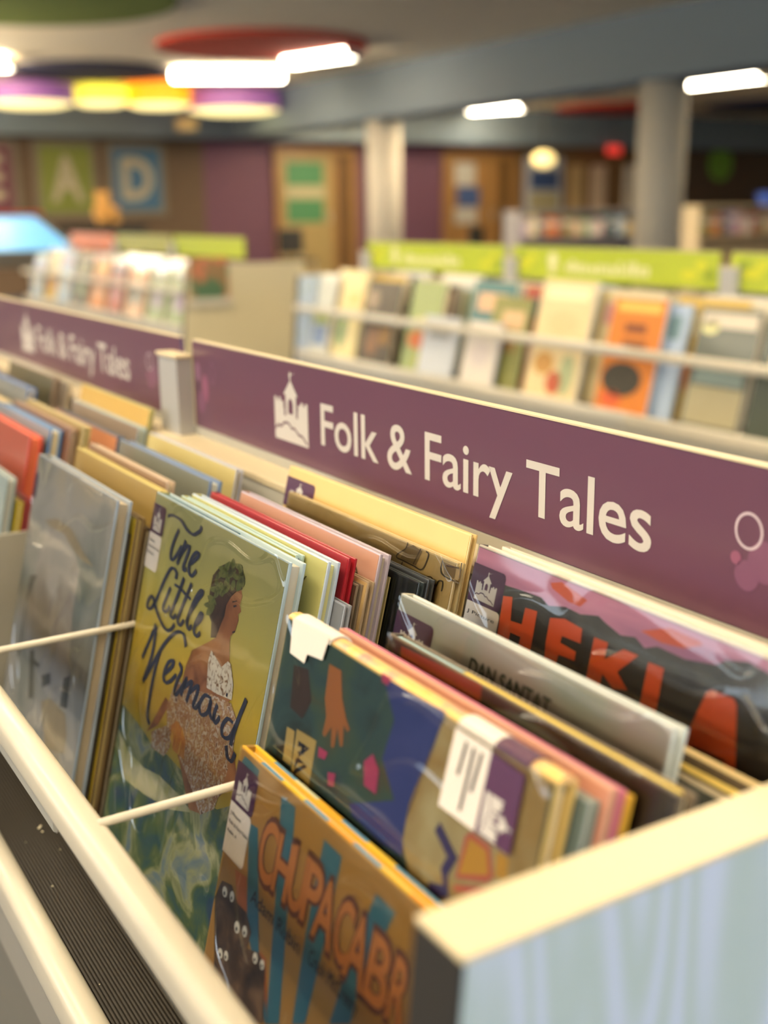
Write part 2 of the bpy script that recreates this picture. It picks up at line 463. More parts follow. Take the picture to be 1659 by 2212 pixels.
# letter banners on the brick
def banner(y0, y1, z0, z1, letter, fill, label):
    t = empty('letter_banner', (X0, (y0 + y1) / 2, z0)); tag(t, label, 'banner', 'letter banners on the brick wall')
    hw = (y1 - y0) / 2; hh = z1 - z0
    MB().box(0.005, .035, -hw, hw, 0, hh).build('frame', mat('banner_frame', (106, 96, 80), .6), t)
    MB().box(.035, .042, -hw + .09, hw - .09, .09, hh - .09).build('panel', fill, t)
    def pl(u, v, l): return (.043 + l, u, v)
    vs, fs, (a, b, c, d) = text_polys(letter, 0.035)
    me = bpy.data.meshes.new('letter')
    me.from_pydata([(.046, -hw + .22 + (x - a) / (b - a) * (2 * hw - .44), .24 + (y - c) / (d - c) * (hh - .46)) for x, y in vs], [], fs)
    me.materials.append(mat('banner_letter', (150, 140, 118), .6))
    q = bpy.data.objects.new('letter', me); COL.objects.link(q); q.parent = t
banner(4.95, 5.90, CZ - .06, CZ + 1.08, 'A', mat('banner_green', (100, 108, 34), .6), 'green banner with a pale letter A on brown brick')
banner(6.05, 7.00, CZ - .04, CZ + 1.06, 'D', mat('banner_blue', (48, 86, 116), .6), 'blue banner with a pale letter D on brown brick')
banner(3.85, 4.72, CZ - .02, CZ + 1.08, 'E', mat('banner_maroon', (84, 32, 54), .6), 'maroon banner with a pale letter E on brown brick')

# ceiling discs
def disc(name, x, y, r, col, label):
    m, nt, b = new_mat(name + '_felt')
    tc = nt.nodes.new('ShaderNodeTexCoord')
    wv = nt.nodes.new('ShaderNodeTexWave'); wv.inputs['Scale'].default_value = 5; wv.bands_direction = 'Y'
    rp = nt.nodes.new('ShaderNodeValToRGB'); el = rp.color_ramp.elements
    el[0].color = tuple(v * .75 for v in lin(col)[:3]) + (1,); el[1].color = lin(col)
    nt.links.new(tc.outputs['Object'], wv.inputs['Vector']); nt.links.new(wv.outputs['Fac'], rp.inputs['Fac']); nt.links.new(rp.outputs['Color'], b.inputs['Base Color'])
    b.inputs['Roughness'].default_value = .9
    o = MB().lathe([(r, -.05), (r, -.01), (r * .99, 0)], n=64).build('ceiling_disc', m, loc=(x, y, CH))
    tag(o, label, 'ceiling panel', 'coloured round ceiling panels')
disc('red', -12.0, 5.85, 1.12, (206, 66, 40), 'round red ribbed panel on the ceiling beside the long light')
disc('green', -10.3, 2.75, 1.35, (118, 132, 44), 'round olive green panel on the ceiling')
disc('navy', -15.0, 4.95, 1.0, (52, 52, 78), 'round navy panel on the ceiling above the coloured drum lamps')
disc('red2', -16.6, 15.2, 1.15, (196, 52, 34), 'round red panel on the ceiling beyond the long beam')
disc('navy2', -14.9, 17.3, 1.2, (46, 48, 84), 'round navy panel on the ceiling beyond the long beam')

# lamps
def round_rect(y0, y1, z0, z1, r, n=5):
    pts = []
    for cy, cz, a0 in ((y1 - r, z1 - r, 0), (y0 + r, z1 - r, 90), (y0 + r, z0 + r, 180), (y1 - r, z0 + r, 270)):
        for i in range(n):
            a = math.radians(a0 + 90 * i / (n - 1)); pts.append((cy + r * math.cos(a), cz + r * math.sin(a)))
    return pts

WARM = (255, 241, 211)
def tube_lamp(x, y, length, width, rz, label, power, drop=.16):
    t = empty('ceiling_light', (x, y, CH), (0, 0, rz)); tag(t, label, 'ceiling light', 'linear ceiling lights')
    MB().box(-length / 2, length / 2, -.03, .03, -.02, 0, .004).build('ceiling_plate', CREAM, t)
    for sx in (-.4, .4): MB().tube((sx * length, 0, -drop), (sx * length, 0, -.02), .006).build('hanger', GREYMETAL, t)
    MB().prism(round_rect(-width / 2, width / 2, -drop - .10, -drop, .04), 'x', -length / 2, length / 2).build('diffuser', mat('lamp_diffuser_%g' % power, WARM, .5, var=0, emit=power), t)
    for sx in (-1, 1): MB().box(sx * length / 2 - .012, sx * length / 2 + .012, -width / 2 - .006, width / 2 + .006, -drop - .106, -drop + .006, .004).build('end_cap', CREAM, t)
tube_lamp(-12.15, 6.63, 1.05, .24, math.radians(14), 'short linear light at the rim of the red ceiling disc', 30, .03)
tube_lamp(-14.25, 6.45, 1.4, .32, math.radians(64), 'linear light crosswise above the purple drum lamp', 30, .03)
tube_lamp(-16.8, 12.55, 1.0, .30, math.radians(26), 'linear light beyond the beam between pillars', 30, .03)
tube_lamp(-11.9, 12.7, 1.35, .32, math.radians(5), 'linear light beyond the beam past the nearer pillar', 30, .03)
tube_lamp(-14.4, 3.3, 1.0, .36, math.radians(60), 'linear light beside the navy ceiling disc', 30, .03)
for (x, y) in [(-1.6, -.6), (-1.6, 2.4), (1.4, -.6), (1.4, 2.4), (-4.3, 0.6), (-8.6, 0.2), (-1.6, 5.4), (-1.6, -3.6), (1.4, -3.6), (-5.2, -2.6), (1.4, 5.4), (-2.0, 10.8), (-8.0, 11.4), (-12, -1.5)]:  # unseen ceiling lights; those on the left added to brighten book fronts
    tube_lamp(x, y, 2.4, .42, 0, 'long unseen linear light on the ceiling over the book bins', 10.5, .42)
for (x, y) in [(-16.2, 9.9), (-13.0, 9.7), (-9.8, 9.6)]:  # row added out of sight to brighten the background
    tube_lamp(x, y, 2.0, .42, 0, 'added linear light hidden on the ceiling behind the long beam', 24, .30)
for (x, y) in [(-15.6, 1.9), (-12.6, 1.2), (-11.4, -1.2), (-14.5, -1.0)]:  # added outside the view to lift the ceiling brightness
    tube_lamp(x, y, 2.2, .5, 0, 'added linear light hanging low, out of view on the left', 40, .72)
def drum(x, y, z0, r, hgt, col, emit, label):
    t = empty('drum_lamp', (x, y, z0)); tag(t, label, 'pendant lamp', 'coloured drum pendant lamps')
    MB().lathe([(r, 0), (r, hgt)], n=40).build('shade', mat('drum_' + label[:12], col, .6, var=.03, emit=emit), t, smooth=False)
    MB().lathe([(r * .2, -.06), (r * .7, -.045), (r * .97, -.005), (r * .97, -.001)], n=40).build('diffuser', mat('drum_diffuser', (255, 234, 160), .5, var=0, emit=1.6), t, smooth=True)
    MB().tube((0, 0, hgt), (0, 0, CH - z0), .01).build('cord', DARKEDGE, t)
drum(-16.2, 4.50, CZ + 1.42, .56, .22, (150, 96, 156), .35, 'purple drum pendant lamp beside the yellow one')
drum(-16.2, 5.44, CZ + 1.46, .37, .20, (236, 226, 70), 1.3, 'lemon yellow drum pendant lamp')
drum(-16.2, 6.27, CZ + 1.46, .45, .24, (250, 160, 20), .9, 'orange drum pendant lamp')
drum(-16.2, 7.40, CZ + 1.42, .66, .24, (156, 98, 160), .35, 'purple drum pendant lamp hanging beside the orange one')
t = empty('globe_lamp', (-16.5, 13.35, CZ + .82)); tag(t, 'glowing oval glass globe lamp by the office doors', 'pendant lamp')
MB().ball((0, 0, 0), .20, 1, 1, .7, 3).build('globe', mat('globe_glass', (255, 226, 150), .4, var=0, emit=1.4), t, smooth=True)
MB().tube((0, 0, .12), (0, 0, CH - CZ - .82), .012).build('rod', DARKEDGE, t)
o = MB().lathe([(.16, 0), (.16, .16)], n=24).build('speaker', mat('tan_speaker', (170, 146, 104), .7), loc=(-16.9, 6.95, CZ + 1.18), rot=(0, 0, 0))
tag(o, 'tan cylinder speaker hung under the beam by the drum lamps', 'speaker')
MB().tube((0, 0, .16), (0, 0, CH - CZ - 1.18), .012).build('rod', DARKEDGE, o)

# ------------------------------------------------------------------ book bins
def end_panel(t, xa, xb, dy):
    P = [(.8195, 1.012), (3.42, 1.012), (3.58, 2.75), (3.44, 5.15), (.80, 5.15), (.66, 2.75)]
    MB().prism([(y * S + dy, Z(z)) for y, z in P], 'x', xa, xb).build('end_panel', LAMINATE, t)
    MB().box(xa - .0006, xb + .0006, .8135 * S + dy, 3.43 * S + dy, Z(1.012), Z(1.0), .0011, 3).build('top_edge_band', EDGE, t)
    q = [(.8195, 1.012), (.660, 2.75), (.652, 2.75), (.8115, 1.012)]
    MB().prism([(y * S + dy, Z(z)) for y, z in q], 'x', xa, xb).build('dark_front_edge', DARKEDGE, t)  # front edge coloured darker than the top edge

def bin_bay(xr, xl, dy, label, group, near=False, right_end=False, left_end=False, wires=(), supports=(), plate=True, clip=None, fascia=FASCIA):
    t = empty('book_bin', ((xr + xl) / 2 * S, .8 * S + dy, 0)); tag(t, label, 'book bin', group)
    inv = Matrix.Translation(-t.location)
    parts = []
    before = set(bpy.data.objects)
    def Y(a): return a * S + dy
    x0, x1 = (xl + (.118 if left_end else 0)) * S, (xr - (.118 if right_end else 0)) * S
    MB().box(x0, x1, Y(.79), Y(2.02), Z(2.36), Z(2.262)).build('base_shelf', CREAM, t)
    # ribbed mat
    n = 96 if near else 30
    pts = []
    ya, yb = Y(.795), Y(1.9)
    for i in range(n):
        a = ya + (yb - ya) * i / n; d = (yb - ya) / n
        pts += [(a, Z(2.2595)), (a + d * .12, Z(2.250)), (a + d * .52, Z(2.250)), (a + d * .64, Z(2.2595))]
    pts += [(yb, Z(2.262)), (ya, Z(2.262))]
    MB().prism(pts, 'x', x0 + .001, x1 - .001).build('ribbed_mat', RUBBER, t)
    MB().prism(round_rect(Y(.70), Y(.79), Z(2.34), Z(2.18), .038 * S, 6), 'x', x0, x1).build('base_rail', CREAM, t, smooth=True)
    MB().box(x0, x1, Y(.745), Y(.785), Z(2.64), Z(2.34)).build('fascia', fascia, t)
    MB().box(x0, x1, Y(1.05), Y(2.0), 0, Z(2.36)).build('plinth', PLINTH, t)
    MB().prism(round_rect(Y(.682), Y(.767), Z(1.575), Z(1.462), .036 * S, 6), 'x', x0, x1).build('guard_rail', CREAM, t, smooth=True)
    if clip:
        MB().box(clip[0] * S, clip[1] * S, Y(.715), Y(.735), Z(1.66), Z(1.56), .002).build('label_holder', GREYMETAL, t)
    for x in supports:
        MB().box(x * S - .004, x * S + .004, Y(.71), Y(.75), Z(2.19), Z(1.56)).build('rail_support', CREAM, t)
    for x in wires:
        MB().tube((x * S, Y(.74), Z(1.465)), (x * S, Y(1.86), Z(1.465)), .0027, 12).build('divider_wire', CREAM, t, smooth=True)
    if plate:
        MB().box(x0 + .145 * S, x0 + .145 * S + .004, Y(.79), Y(1.60), Z(2.26), Z(1.41), .0006).build('divider_plate', GREYMETAL, t)
    # leaning back board, ledge, rear board
    c = [(1.71, 2.26), (1.965, 1.06), (1.995, 1.06), (1.74, 2.26)]
    MB().prism([(Y(y), Z(z)) for y, z in c], 'x', x0 + .005, x1 - .0005).build('back_board', GREYMETAL, t)
    MB().box(x0, x1, Y(1.955), Y(2.16), Z(1.06), Z(1.03), .0006).build('ledge', EDGE, t)
    MB().box(x0, x1, Y(2.03), Y(2.14), 0.02, Z(1.06)).build('rear_board', LAMINATE, t)
    # channel that carries the sign, and the post at the bay end
    MB().box(x0, x1, Y(2.10), Y(2.112), Z(1.03), Z(.9885)).build('sign_channel', GREYMETAL, t)
    px = xl + .249
    MB().box((px - .234) * S, px * S, Y(2.022), Y(2.099), Z(1.03), Z(.665)).build('sign_post', mat('silver_post', (176, 176, 178), .38, var=.03, metal=.2), t)
    MB().box((px - .245) * S, (px + .01) * S, Y(2.012), Y(2.103), Z(.665), Z(.648), .0008).build('post_cap', EDGE, t)
    if right_end: end_panel(t, (xr - .118) * S, xr * S, dy)
    if left_end: end_panel(t, xl * S, (xl + .118) * S, dy)
    for o in set(bpy.data.objects) - before:
        o.data.transform(inv)
    return t

PITCH = 3.97
G1 = 'bays of the folk tale bins'
bin_bay(-1.147, -5.445, 0, 'near cream bin with pale blue woodgrain end panel and ribbed mat', G1, near=True, right_end=True, wires=(-2.602, -3.952), supports=(-1.93,), clip=(-4.9, -2.95))
bin_bay(-5.445, -9.415, 0, 'cream bin bay between the near bay and the end of the folk tale row', G1, near=True, wires=(-6.63, -7.95), supports=(-6.0,))
bin_bay(-9.415, -13.385, 0, 'last cream bin bay at the far end of the folk tale row', G1, plate=False)
DYR = 1.835
G2 = 'bays of the bins across the aisle'
RX = [-3.93 / S + i * PITCH for i in range(4)]
bin_bay(RX[3], RX[2], DYR, 'cream bin bay across the aisle under the third lime sign', G2, plate=False, fascia=GREYMETAL)
bin_bay(RX[2], RX[1], DYR, 'cream bin bay across the aisle holding the orange picture book', G2, plate=False, fascia=GREYMETAL)
bin_bay(RX[1], RX[0], DYR, 'cream bin bay across the aisle nearest the gap between bins', G2, left_end=True, plate=False, fascia=GREYMETAL)
LX = [-5.0 / S - i * PITCH for i in range(4)]
G3 = 'bays of the bins past the gap'
LP = bin_bay(LX[0], LX[1], DYR, 'cream bin bay past the gap with a bare beige end panel', G3, right_end=True, plate=False, fascia=GREYMETAL)
bin_bay(LX[1], LX[2], DYR, 'cream bin bay past the gap under the middle lime sign', G3, plate=False, fascia=GREYMETAL)
bin_bay(LX[2], LX[3], DYR, 'cream bin bay past the gap under the orange signs', G3, plate=False, fascia=GREYMETAL)
for ch in LP.children:
    if ch.name.startswith('end_panel'):
        ch.data.materials[0] = mat('beige_end_laminate', (206, 194, 160), .5, var=.03)

# ------------------------------------------------------------------ signs on the bins
SY = 2.105                     # front face of the sign, bin units
def folk_sign(xl, label):
    x0 = xl * S; wd = (PITCH - .16) * S; hgt = .405 * S; ztop = Z(.583)
    t = empty('bin_sign', (x0, SY * S, ztop - hgt)); tag(t, label, 'sign', 'plum signs of the folk tale bins')
    def pl(u, v, l): return (u, -l, hgt - v)
    MB().box(0, wd, 0, .006, 0, hgt, .0004).build('panel', PURPLE, t)
    MB().box(0, wd, -.0004, .0068, hgt, hgt + .0012).build('top_trim', EDGE, t)
    castle(t, pl, *(0.1977, 0.0742, 0.0665, 0.0662), .0003, SIGN_WHITE, PURPLE)
    lettering('lettering', 'Folk & Fairy Tales', *(0.2886, 0.6966, 0.0662, 0.0364), SIGN_WHITE, t, pl, .0003, weight=.009, spacing=0.98)
    pale = mat('sign_bubble', (136, 96, 124), .35); pink = mat('sign_bubble_pink', (142, 84, 112), .35); lil = mat('sign_bubble_ring', (196, 178, 190), .35); dim = mat('sign_bubble_dim', (120, 76, 104), .35)
    flat('bubble_ring', ring_polys(*(0.7685,0.0359,0.0097,0.0105), .0016), lil, t, pl, .0003)
    flat('bubble', [ellipse(*(0.7608,0.0524,0.0038,0.0038))], pink, t, pl, .0003)
    flat('bubble', [ellipse(*(0.7689,0.0607,0.0086,0.0086))], dim, t, pl, .0003)
    flat('bubble', [ellipse(*(0.7806,0.0508,0.0118,0.0118))], dim, t, pl, .0002)
    flat('bubble', [ellipse(.013, .032, .0065, .011)], pale, t, pl, .0003)
    flat('bubble', [ellipse(.032, .048, .008, .015)], pink, t, pl, .0003)
    flat('bubble', [ellipse(.020, .064, .010, .012)], dim, t, pl, .0003)
    flat('bubble_ring', ring_polys(.052, .030, .007, .011, .001), pale, t, pl, .0003)
    return t
folk_sign(-5.196, 'plum sign reading Folk & Fairy Tales with a white castle, on the near bin')
folk_sign(-5.196 - PITCH, 'plum Folk & Fairy Tales sign on the bin bay beyond the silver post')
folk_sign(-5.196 - 2 * PITCH, 'plum Folk & Fairy Tales sign at the far end of the bins')

def lime_sign(xl, dy, col, label, group, has_text=True):
    x0 = xl * S + .024; wd = (PITCH - .18) * S; hgt = .42 * S; ztop = Z(.50)
    t = empty('bin_sign', (x0, SY * S + dy, ztop - hgt)); tag(t, label, 'sign', group)
    def pl(u, v, l): return (u, -l, hgt - v)
    MB().box(0, wd, 0, .006, 0, hgt).build('panel', col, t)
    MB().box(0, wd, -.0004, .0068, hgt, hgt + .0015).build('top_trim', EDGE, t)
    pale = mat('lime_sign_print', (222, 220, 170), .5); leaf = mat('lime_sign_leaf', (206, 206, 40), .5); dk = mat('lime_sign_dark', (130, 150, 30), .5)
    if has_text:
        rnd = random.Random(5)
        flat('emblem', [ellipse(.20, .040, .022, .026), [(.186, .06), (.214, .06), (.218, .078), (.182, .078)]], pale, t, pl, .0004)
        u = .26; marks = []
        while u < .60:
            w_ = rnd.uniform(.010, .020); top = rnd.choice((.036, .046, .046, .050))
            marks.append([(u, top), (u + w_, top), (u + w_, .072), (u, .072)]); u += w_ + .007
        flat('printed_words', marks, pale, t, pl, .0004)
        for e in (ellipse(.07, .05, .03, .012), ellipse(.10, .03, .02, .010), ellipse(.76, .06, .03, .012), ellipse(.80, .035, .02, .012)): flat('leaf_print', [e], leaf, t, pl, .0004)
        for e in (ellipse(.04, .03, .02, .012), ellipse(.83, .06, .014, .02)): flat('leaf_print', [e], dk, t, pl, .0004)
    return t
LIME = mat('lime_sign_vinyl', (172, 186, 48), .4, var=.05, scale=12); ORANGE = mat('orange_sign_vinyl', (206, 110, 60), .4, var=.05, scale=12)
LIME2 = mat('dull_lime_sign_vinyl', (160, 160, 80), .4, var=.05, scale=12)
lime_sign(RX[0], DYR, LIME, 'lime sign on the bin bay beside the gap', 'lime signs across the aisle')
lime_sign(RX[1], DYR, LIME, 'lime sign between the two silver posts above the orange book', 'lime signs across the aisle')
lime_sign(RX[2], DYR, LIME, 'lime sign past the second silver post across the aisle', 'lime signs across the aisle')
lime_sign(LX[1], DYR, LIME, 'lime sign above the bare beige end panel', 'signs past the gap', False)
lime_sign(LX[2], DYR, LIME2, 'dull lime sign in the middle of the bins past the gap', 'signs past the gap', False)
lime_sign(LX[3], DYR, ORANGE, 'orange sign on the bins past the gap', 'signs past the gap', False)

# ------------------------------------------------------------------ books
LEAN = math.radians(13.5)
FLOOR = Z(2.248)
SL, CL = math.sin(LEAN), math.cos(LEAN)
FILM_EDGE = mat('film_wrapped_board_edge', (206, 210, 214), 0.22, var=.05, coat=.6)

def book(x0, x1, q, zt, t, label, cover, edge=None, pages=WHITE_PAGE, dy=0.0, group='picture books in the folk tale bins', film=False, spine_top=False, spine=None, lip=.003, cat='book'):
    """hard-cover picture book leaning back in a bin; x0..x1, q, zt, t in bin units
       q: distance of the front cover at end-panel height, zt: drop of the top edge below the eye"""
    w = (x1 - x0) * S; T = t * S
    ytop = (q + .24 * (1 - zt)) * S + dy; ztop = Z(zt)
    oz = FLOOR + T * SL; H = (ztop - oz) / CL
    root = empty('picture_book', (x0 * S, ytop - H * SL, oz), (-LEAN, 0, 0))
    tag(root, label, cat, group)
    bt = min(.0024, T * .28)
    edge = edge or FILM_EDGE
    sp = spine or cover
    bv = min(.0007, bt * .3)
    MB().box(0, w, 0, bt, 0, H, bv, 2).build('front_board', edge, root)
    MB().box(0, w, T - bt, T, 0, H, bv, 2).build('back_board', edge, root)
    MB().box(.0012, w - .0012, -.00025, .0002, .0012, H - .0012).build('front_cover', cover, root)
    if spine_top:
        n = 7
        pts = [(T / 2 - T / 2 * math.cos(math.pi * i / n), H - .001 + T * .32 * math.sin(math.pi * i / n)) for i in range(n + 1)]
        MB().prism(pts, 'x', 0, w).build('spine', sp, root)
        MB().box(.004, w - .005, bt, T - bt, lip, H - .001).build('page_block', pages, root)
    else:
        n = 6
        pts = [(-T * .10 * math.sin(math.pi * i / n), T * i / n) for i in range(n + 1)] + [(.002, T - bt), (.002, bt)]
        MB().prism([(a, b) for a, b in pts], 'z', 0, H).build('spine', sp, root)
        MB().box(.002, w - .004, bt, T - bt, .003, H - .0035).build('page_block', pages, root)
    def pl(u, v, l): return (u, -.0003 - l, H - v)
    if film:
        bm = bmesh.new(); rnd = random.Random(label)
        nx, nz = 14, 16
        g = [[bm.verts.new((-.0006 + (w + .0012) * i / nx, -.0009 - (rnd.random() * .0005 if 0 < i < nx and 0 < j < nz else 0), (H + .0008) * j / nz)) for i in range(nx + 1)] for j in range(nz + 1)]
        for j in range(nz):
            for i in range(nx):
                bm.faces.new([g[j][i], g[j][i + 1], g[j + 1][i + 1], g[j + 1][i]])
        me = bpy.data.meshes.new('plastic_film'); bm.to_mesh(me); bm.free()
        for p in me.polygons: p.use_smooth = True
        me.materials.append(film_mat())
        o = bpy.data.objects.new('plastic_film', me); COL.objects.link(o); o.parent = root
    return root, pl, w, H, T

def C(r, g, b, rough=.38, coat=.35, var=.08):
    return mat('cover_%d_%d_%d' % (r, g, b), (r, g, b), rough, var=var, scale=18, coat=coat)

def sticker(root, pl, quad_p, quad_w, lines=(), emblem=True):
    """plum genre sticker over a white call-number label, in cover coordinates: (u0,u1,v0,v1)"""
    u0, u1, v0, v1 = quad_p
    r = .003
    def rr(u0, u1, v0, v1):
        return [(u0, v0), (u1 - r, v0), (u1 - r * .3, v0 + r * .3), (u1, v0 + r), (u1, v1 - r), (u1 - r * .3, v1 - r * .3), (u1 - r, v1), (u0, v1)]
    flat('genre_sticker', [rr(u0, u1, v0, v1)], STICKER_PURPLE, root, pl, .0003)
    if emblem:
        w_ = (u1 - max(u0, 0)) * .62; c = (max(u0, 0) + u1) / 2 - w_ / 2
        castle(root, pl, c, v1 - (v1 - v0) * .10, w_, (v1 - v0) * .80, .0005, SIGN_WHITE, STICKER_PURPLE)
    if quad_w:
        a0, a1, b0, b1 = quad_w
        flat('call_number_label', [rr(a0, a1, b0, b1)], STICKER_WHITE, root, pl, .0003)
        for i, (txt, k) in enumerate(lines):
            vb = b0 + (b1 - b0) * (.24 + .17 * i)
            lettering('label_text', txt, max(a0, 0) + .0022, max(a0, 0) + .0022 + (a1 - max(a0, 0) - .003) * k, vb, .0021, INK, root, pl, .0005)

# ---- column in front: striped book, jungle book, and the rows behind them
r, pl, w, H, T = book(*(-2.53, -1.285, 1.18, 1.32, 0.045), 'orange and blue striped picture book with block capitals CHUPACABRAS at the bin front', C(160, 118, 50), edge=C(226, 170, 40), film=True)
BLUE = C(52, 104, 120); DKB = mat('cover_print_brown', (66, 48, 34), .5); LETTER = mat('cover_letter_orange', (176, 110, 42), .5); LEDGE = mat('cover_letter_rust', (98, 52, 26), .5)
flats('sunburst_stripe', [[(0.0543, 0.007), (0.0708, 0.0067), (0.0806, 0.0523), (0.0946, 0.117), (0.0821, 0.1248), (0.0673, 0.0573)], [(0.0248, 0.0358), (0.036, 0.0346), (0.0605, 0.0931), (0.0853, 0.1228), (0.0813, 0.1253), (0.0432, 0.0891)], [(0.1036, 0.0092), (0.1222, 0.0098), (0.1214, 0.0565), (0.1182, 0.1024), (0.1066, 0.1096), (0.1032, 0.0585)], [(0.1556, 0.0121), (0.173, 0.0127), (0.1568, 0.0609), (0.1557, 0.079), (0.1389, 0.0895), (0.1432, 0.0622)], [(0.0063, 0.0036), (0.026, 0.0044), (0.0253, 0.0133), (0.0039, 0.0085)]], BLUE, r, pl, .0001)
flats('sunburst_stripe', [[(0.019, 0.0671), (0.0334, 0.0649), (0.0428, 0.0854), (0.0285, 0.0851)], [(0.0608, 0.0939), (0.0697, 0.0936), (0.0829, 0.1217), (0.0663, 0.1051)]], C(168, 92, 40), r, pl, .0001)
flat('animal_print', [[(0.0011, 0.0933), (0.0063, 0.0805), (0.0186, 0.0773), (0.0288, 0.083), (0.0406, 0.0827), (0.0497, 0.0895), (0.0486, 0.0998), (0.0622, 0.095), (0.0705, 0.0979), (0.0795, 0.1257), (0.0262, 0.1587)]], art('goat_print', [(40, 28, 20), (78, 56, 40), (120, 92, 66)], 60), r, pl, .0002)
flats('eye_print', [ellipse(a, b, c, d, 12) for a, b, c, d in [(0.0121, 0.0846, 0.0031, 0.0031), (0.0214, 0.0828, 0.0026, 0.0032), (0.0334, 0.0953, 0.0032, 0.0034), (0.0426, 0.0928, 0.0028, 0.0032), (0.0199, 0.1188, 0.003, 0.0029), (0.0269, 0.1164, 0.0026, 0.0029), (0.059, 0.0997, 0.0027, 0.0031), (0.0674, 0.0987, 0.0023, 0.0028)]], mat('eye_print', (214, 206, 190), .5), r, pl, .0003)
flats('pupil_print', [ellipse(a, b + d * .3, c * .4, d * .4, 8) for a, b, c, d in [(0.0121, 0.0846, 0.0031, 0.0031), (0.0214, 0.0828, 0.0026, 0.0032), (0.0334, 0.0953, 0.0032, 0.0034), (0.0426, 0.0928, 0.0028, 0.0032), (0.0199, 0.1188, 0.003, 0.0029), (0.0269, 0.1164, 0.0026, 0.0029), (0.059, 0.0997, 0.0027, 0.0031), (0.0674, 0.0987, 0.0023, 0.0028)]], INK, r, pl, .0004)
for i, (ch, u0, u1, vb, cap) in enumerate([('C', 0.0427, 0.0613, 0.057, 0.0328), ('H', 0.0617, 0.0789, 0.0565, 0.0312), ('U', 0.0788, 0.0955, 0.0557, 0.0318), ('P', 0.0945, 0.1117, 0.0557, 0.0317), ('A', 0.1077, 0.1281, 0.0573, 0.0315), ('C', 0.1287, 0.1438, 0.0567, 0.0301), ('A', 0.1409, 0.1605, 0.0599, 0.0325), ('B', 0.1605, 0.1797, 0.0596, 0.0312), ('R', 0.1807, 0.1952, 0.0586, 0.0295)]):
    lettering('title_shadow', ch, u0 - .0016, u1 + .0016, vb + .0016, cap + .0030, LEDGE, r, pl, .0003, weight=.055)
    lettering('title_lettering', ch, u0, u1, vb, cap, LETTER, r, pl, .0005, weight=.02)
lettering('author_lettering', 'Adam Rubin', *(0.0427, 0.1007, 0.0745, 0.008), INK, r, pl, .0004)
lettering('author_lettering', 'Crash McCreery', *(0.1106, 0.1598, 0.0729, 0.008), INK, r, pl, .0004)
sticker(r, pl, (0.0, 0.0276, 0.0084, 0.0331), (0.0, 0.0276, 0.0331, 0.0642), (('J Picture', .55), ('Folk & Fairy Tales', 1.0), ('Rubin, A', .5)))
SEG = [C(226, 170, 40), C(100, 150, 180), C(224, 196, 50), C(100, 150, 180), C(232, 160, 40), C(100, 150, 180), C(226, 190, 50), C(236, 160, 40), C(206, 206, 170), C(100, 150, 180), C(232, 150, 40)]
for i, m in enumerate(SEG):
    a, b = w * i / len(SEG), w * (i + 1) / len(SEG)
    MB().box(a, b, .0001, .0022, H - .0005, H + .0003).build('board_edge_print', m, r)
    MB().box(a, b, T - .0022, T - .0001, H - .0005, H + .0003).build('board_edge_print', SEG[(i * 3 + 2) % len(SEG)], r)

r, pl, w, H, T = book(*(-2.535, -1.468, 1.25, 1.0, 0.052), 'jungle picture book turned on its side, spine up, with an orange hand', art('jungle_print', [(44, 52, 44), (58, 84, 84), (70, 92, 76), (96, 84, 52)], 22), edge=C(206, 178, 110), film=True, spine_top=True, spine=art('yellow_spine', [(232, 184, 92), (226, 190, 120), (190, 140, 130)], 60))
flat('blue_dress_print', [[(0.1069, 0.0006), (0.1614, -0.0007), (0.1583, 0.0157), (0.1527, 0.0405), (0.1482, 0.0578), (0.1505, 0.076), (0.1302, 0.0779), (0.1029, 0.0767), (0.0981, 0.0722), (0.1359, 0.054), (0.1192, 0.039), (0.123, 0.0177)]], art('blue_dress', [(46, 62, 126), (66, 76, 140), (86, 88, 140)], 16), r, pl, .0001)
flat('tan_print', [[(0.1622, 0.0015), (0.2093, 0.0015), (0.2394, 0.0015), (0.2407, 0.0481), (0.1801, 0.0862), (0.1597, 0.0831), (0.1482, 0.0694), (0.1482, 0.0502), (0.1527, 0.033), (0.1583, 0.012)]], art('tan_print', [(186, 168, 120), (170, 140, 80), (196, 184, 140)], 12), r, pl, .0001)
flat('hand_print', [[(0.0541, 0.0108), (0.0674, 0.0107), (0.0731, 0.0238), (0.0802, 0.0321), (0.0858, 0.0366), (0.0841, 0.0385), (0.0794, 0.0365), (0.0825, 0.0471), (0.0798, 0.0485), (0.0742, 0.0402), (0.0742, 0.0512), (0.0712, 0.0519), (0.0682, 0.0416), (0.0635, 0.0494), (0.0607, 0.0487), (0.0611, 0.0383), (0.0562, 0.0298)]], C(172, 108, 52), r, pl, .0002)
flat('brown_print', [[(0.0173, 0.0238), (0.0336, 0.0211), (0.043, 0.0363), (0.0371, 0.049), (0.0217, 0.0475)]], C(70, 50, 38), r, pl, .0002)
flats('pink_print', [[(0.1048, -0.0011), (0.1135, -0.0009), (0.1122, 0.0035), (0.1063, 0.0032)], [(0.1042, 0.0466), (0.1107, 0.0399), (0.1186, 0.0455), (0.1201, 0.0577), (0.1083, 0.0579)], [(0.0593, 0.0562), (0.0693, 0.0557), (0.0677, 0.0606), (0.0605, 0.0618)], [(0.0729, 0.0653), (0.0803, 0.0631), (0.0813, 0.0702), (0.0754, 0.0719)]], C(186, 70, 110), r, pl, .0003)
flats('name_tag_print', [[(0.0334, 0.0561), (0.056, 0.0544), (0.057, 0.0823), (0.0355, 0.0853)], [(0.0224, 0.0589), (0.0315, 0.0582), (0.0344, 0.0776), (0.0242, 0.0782)]], C(190, 164, 96), r, pl, .0002)
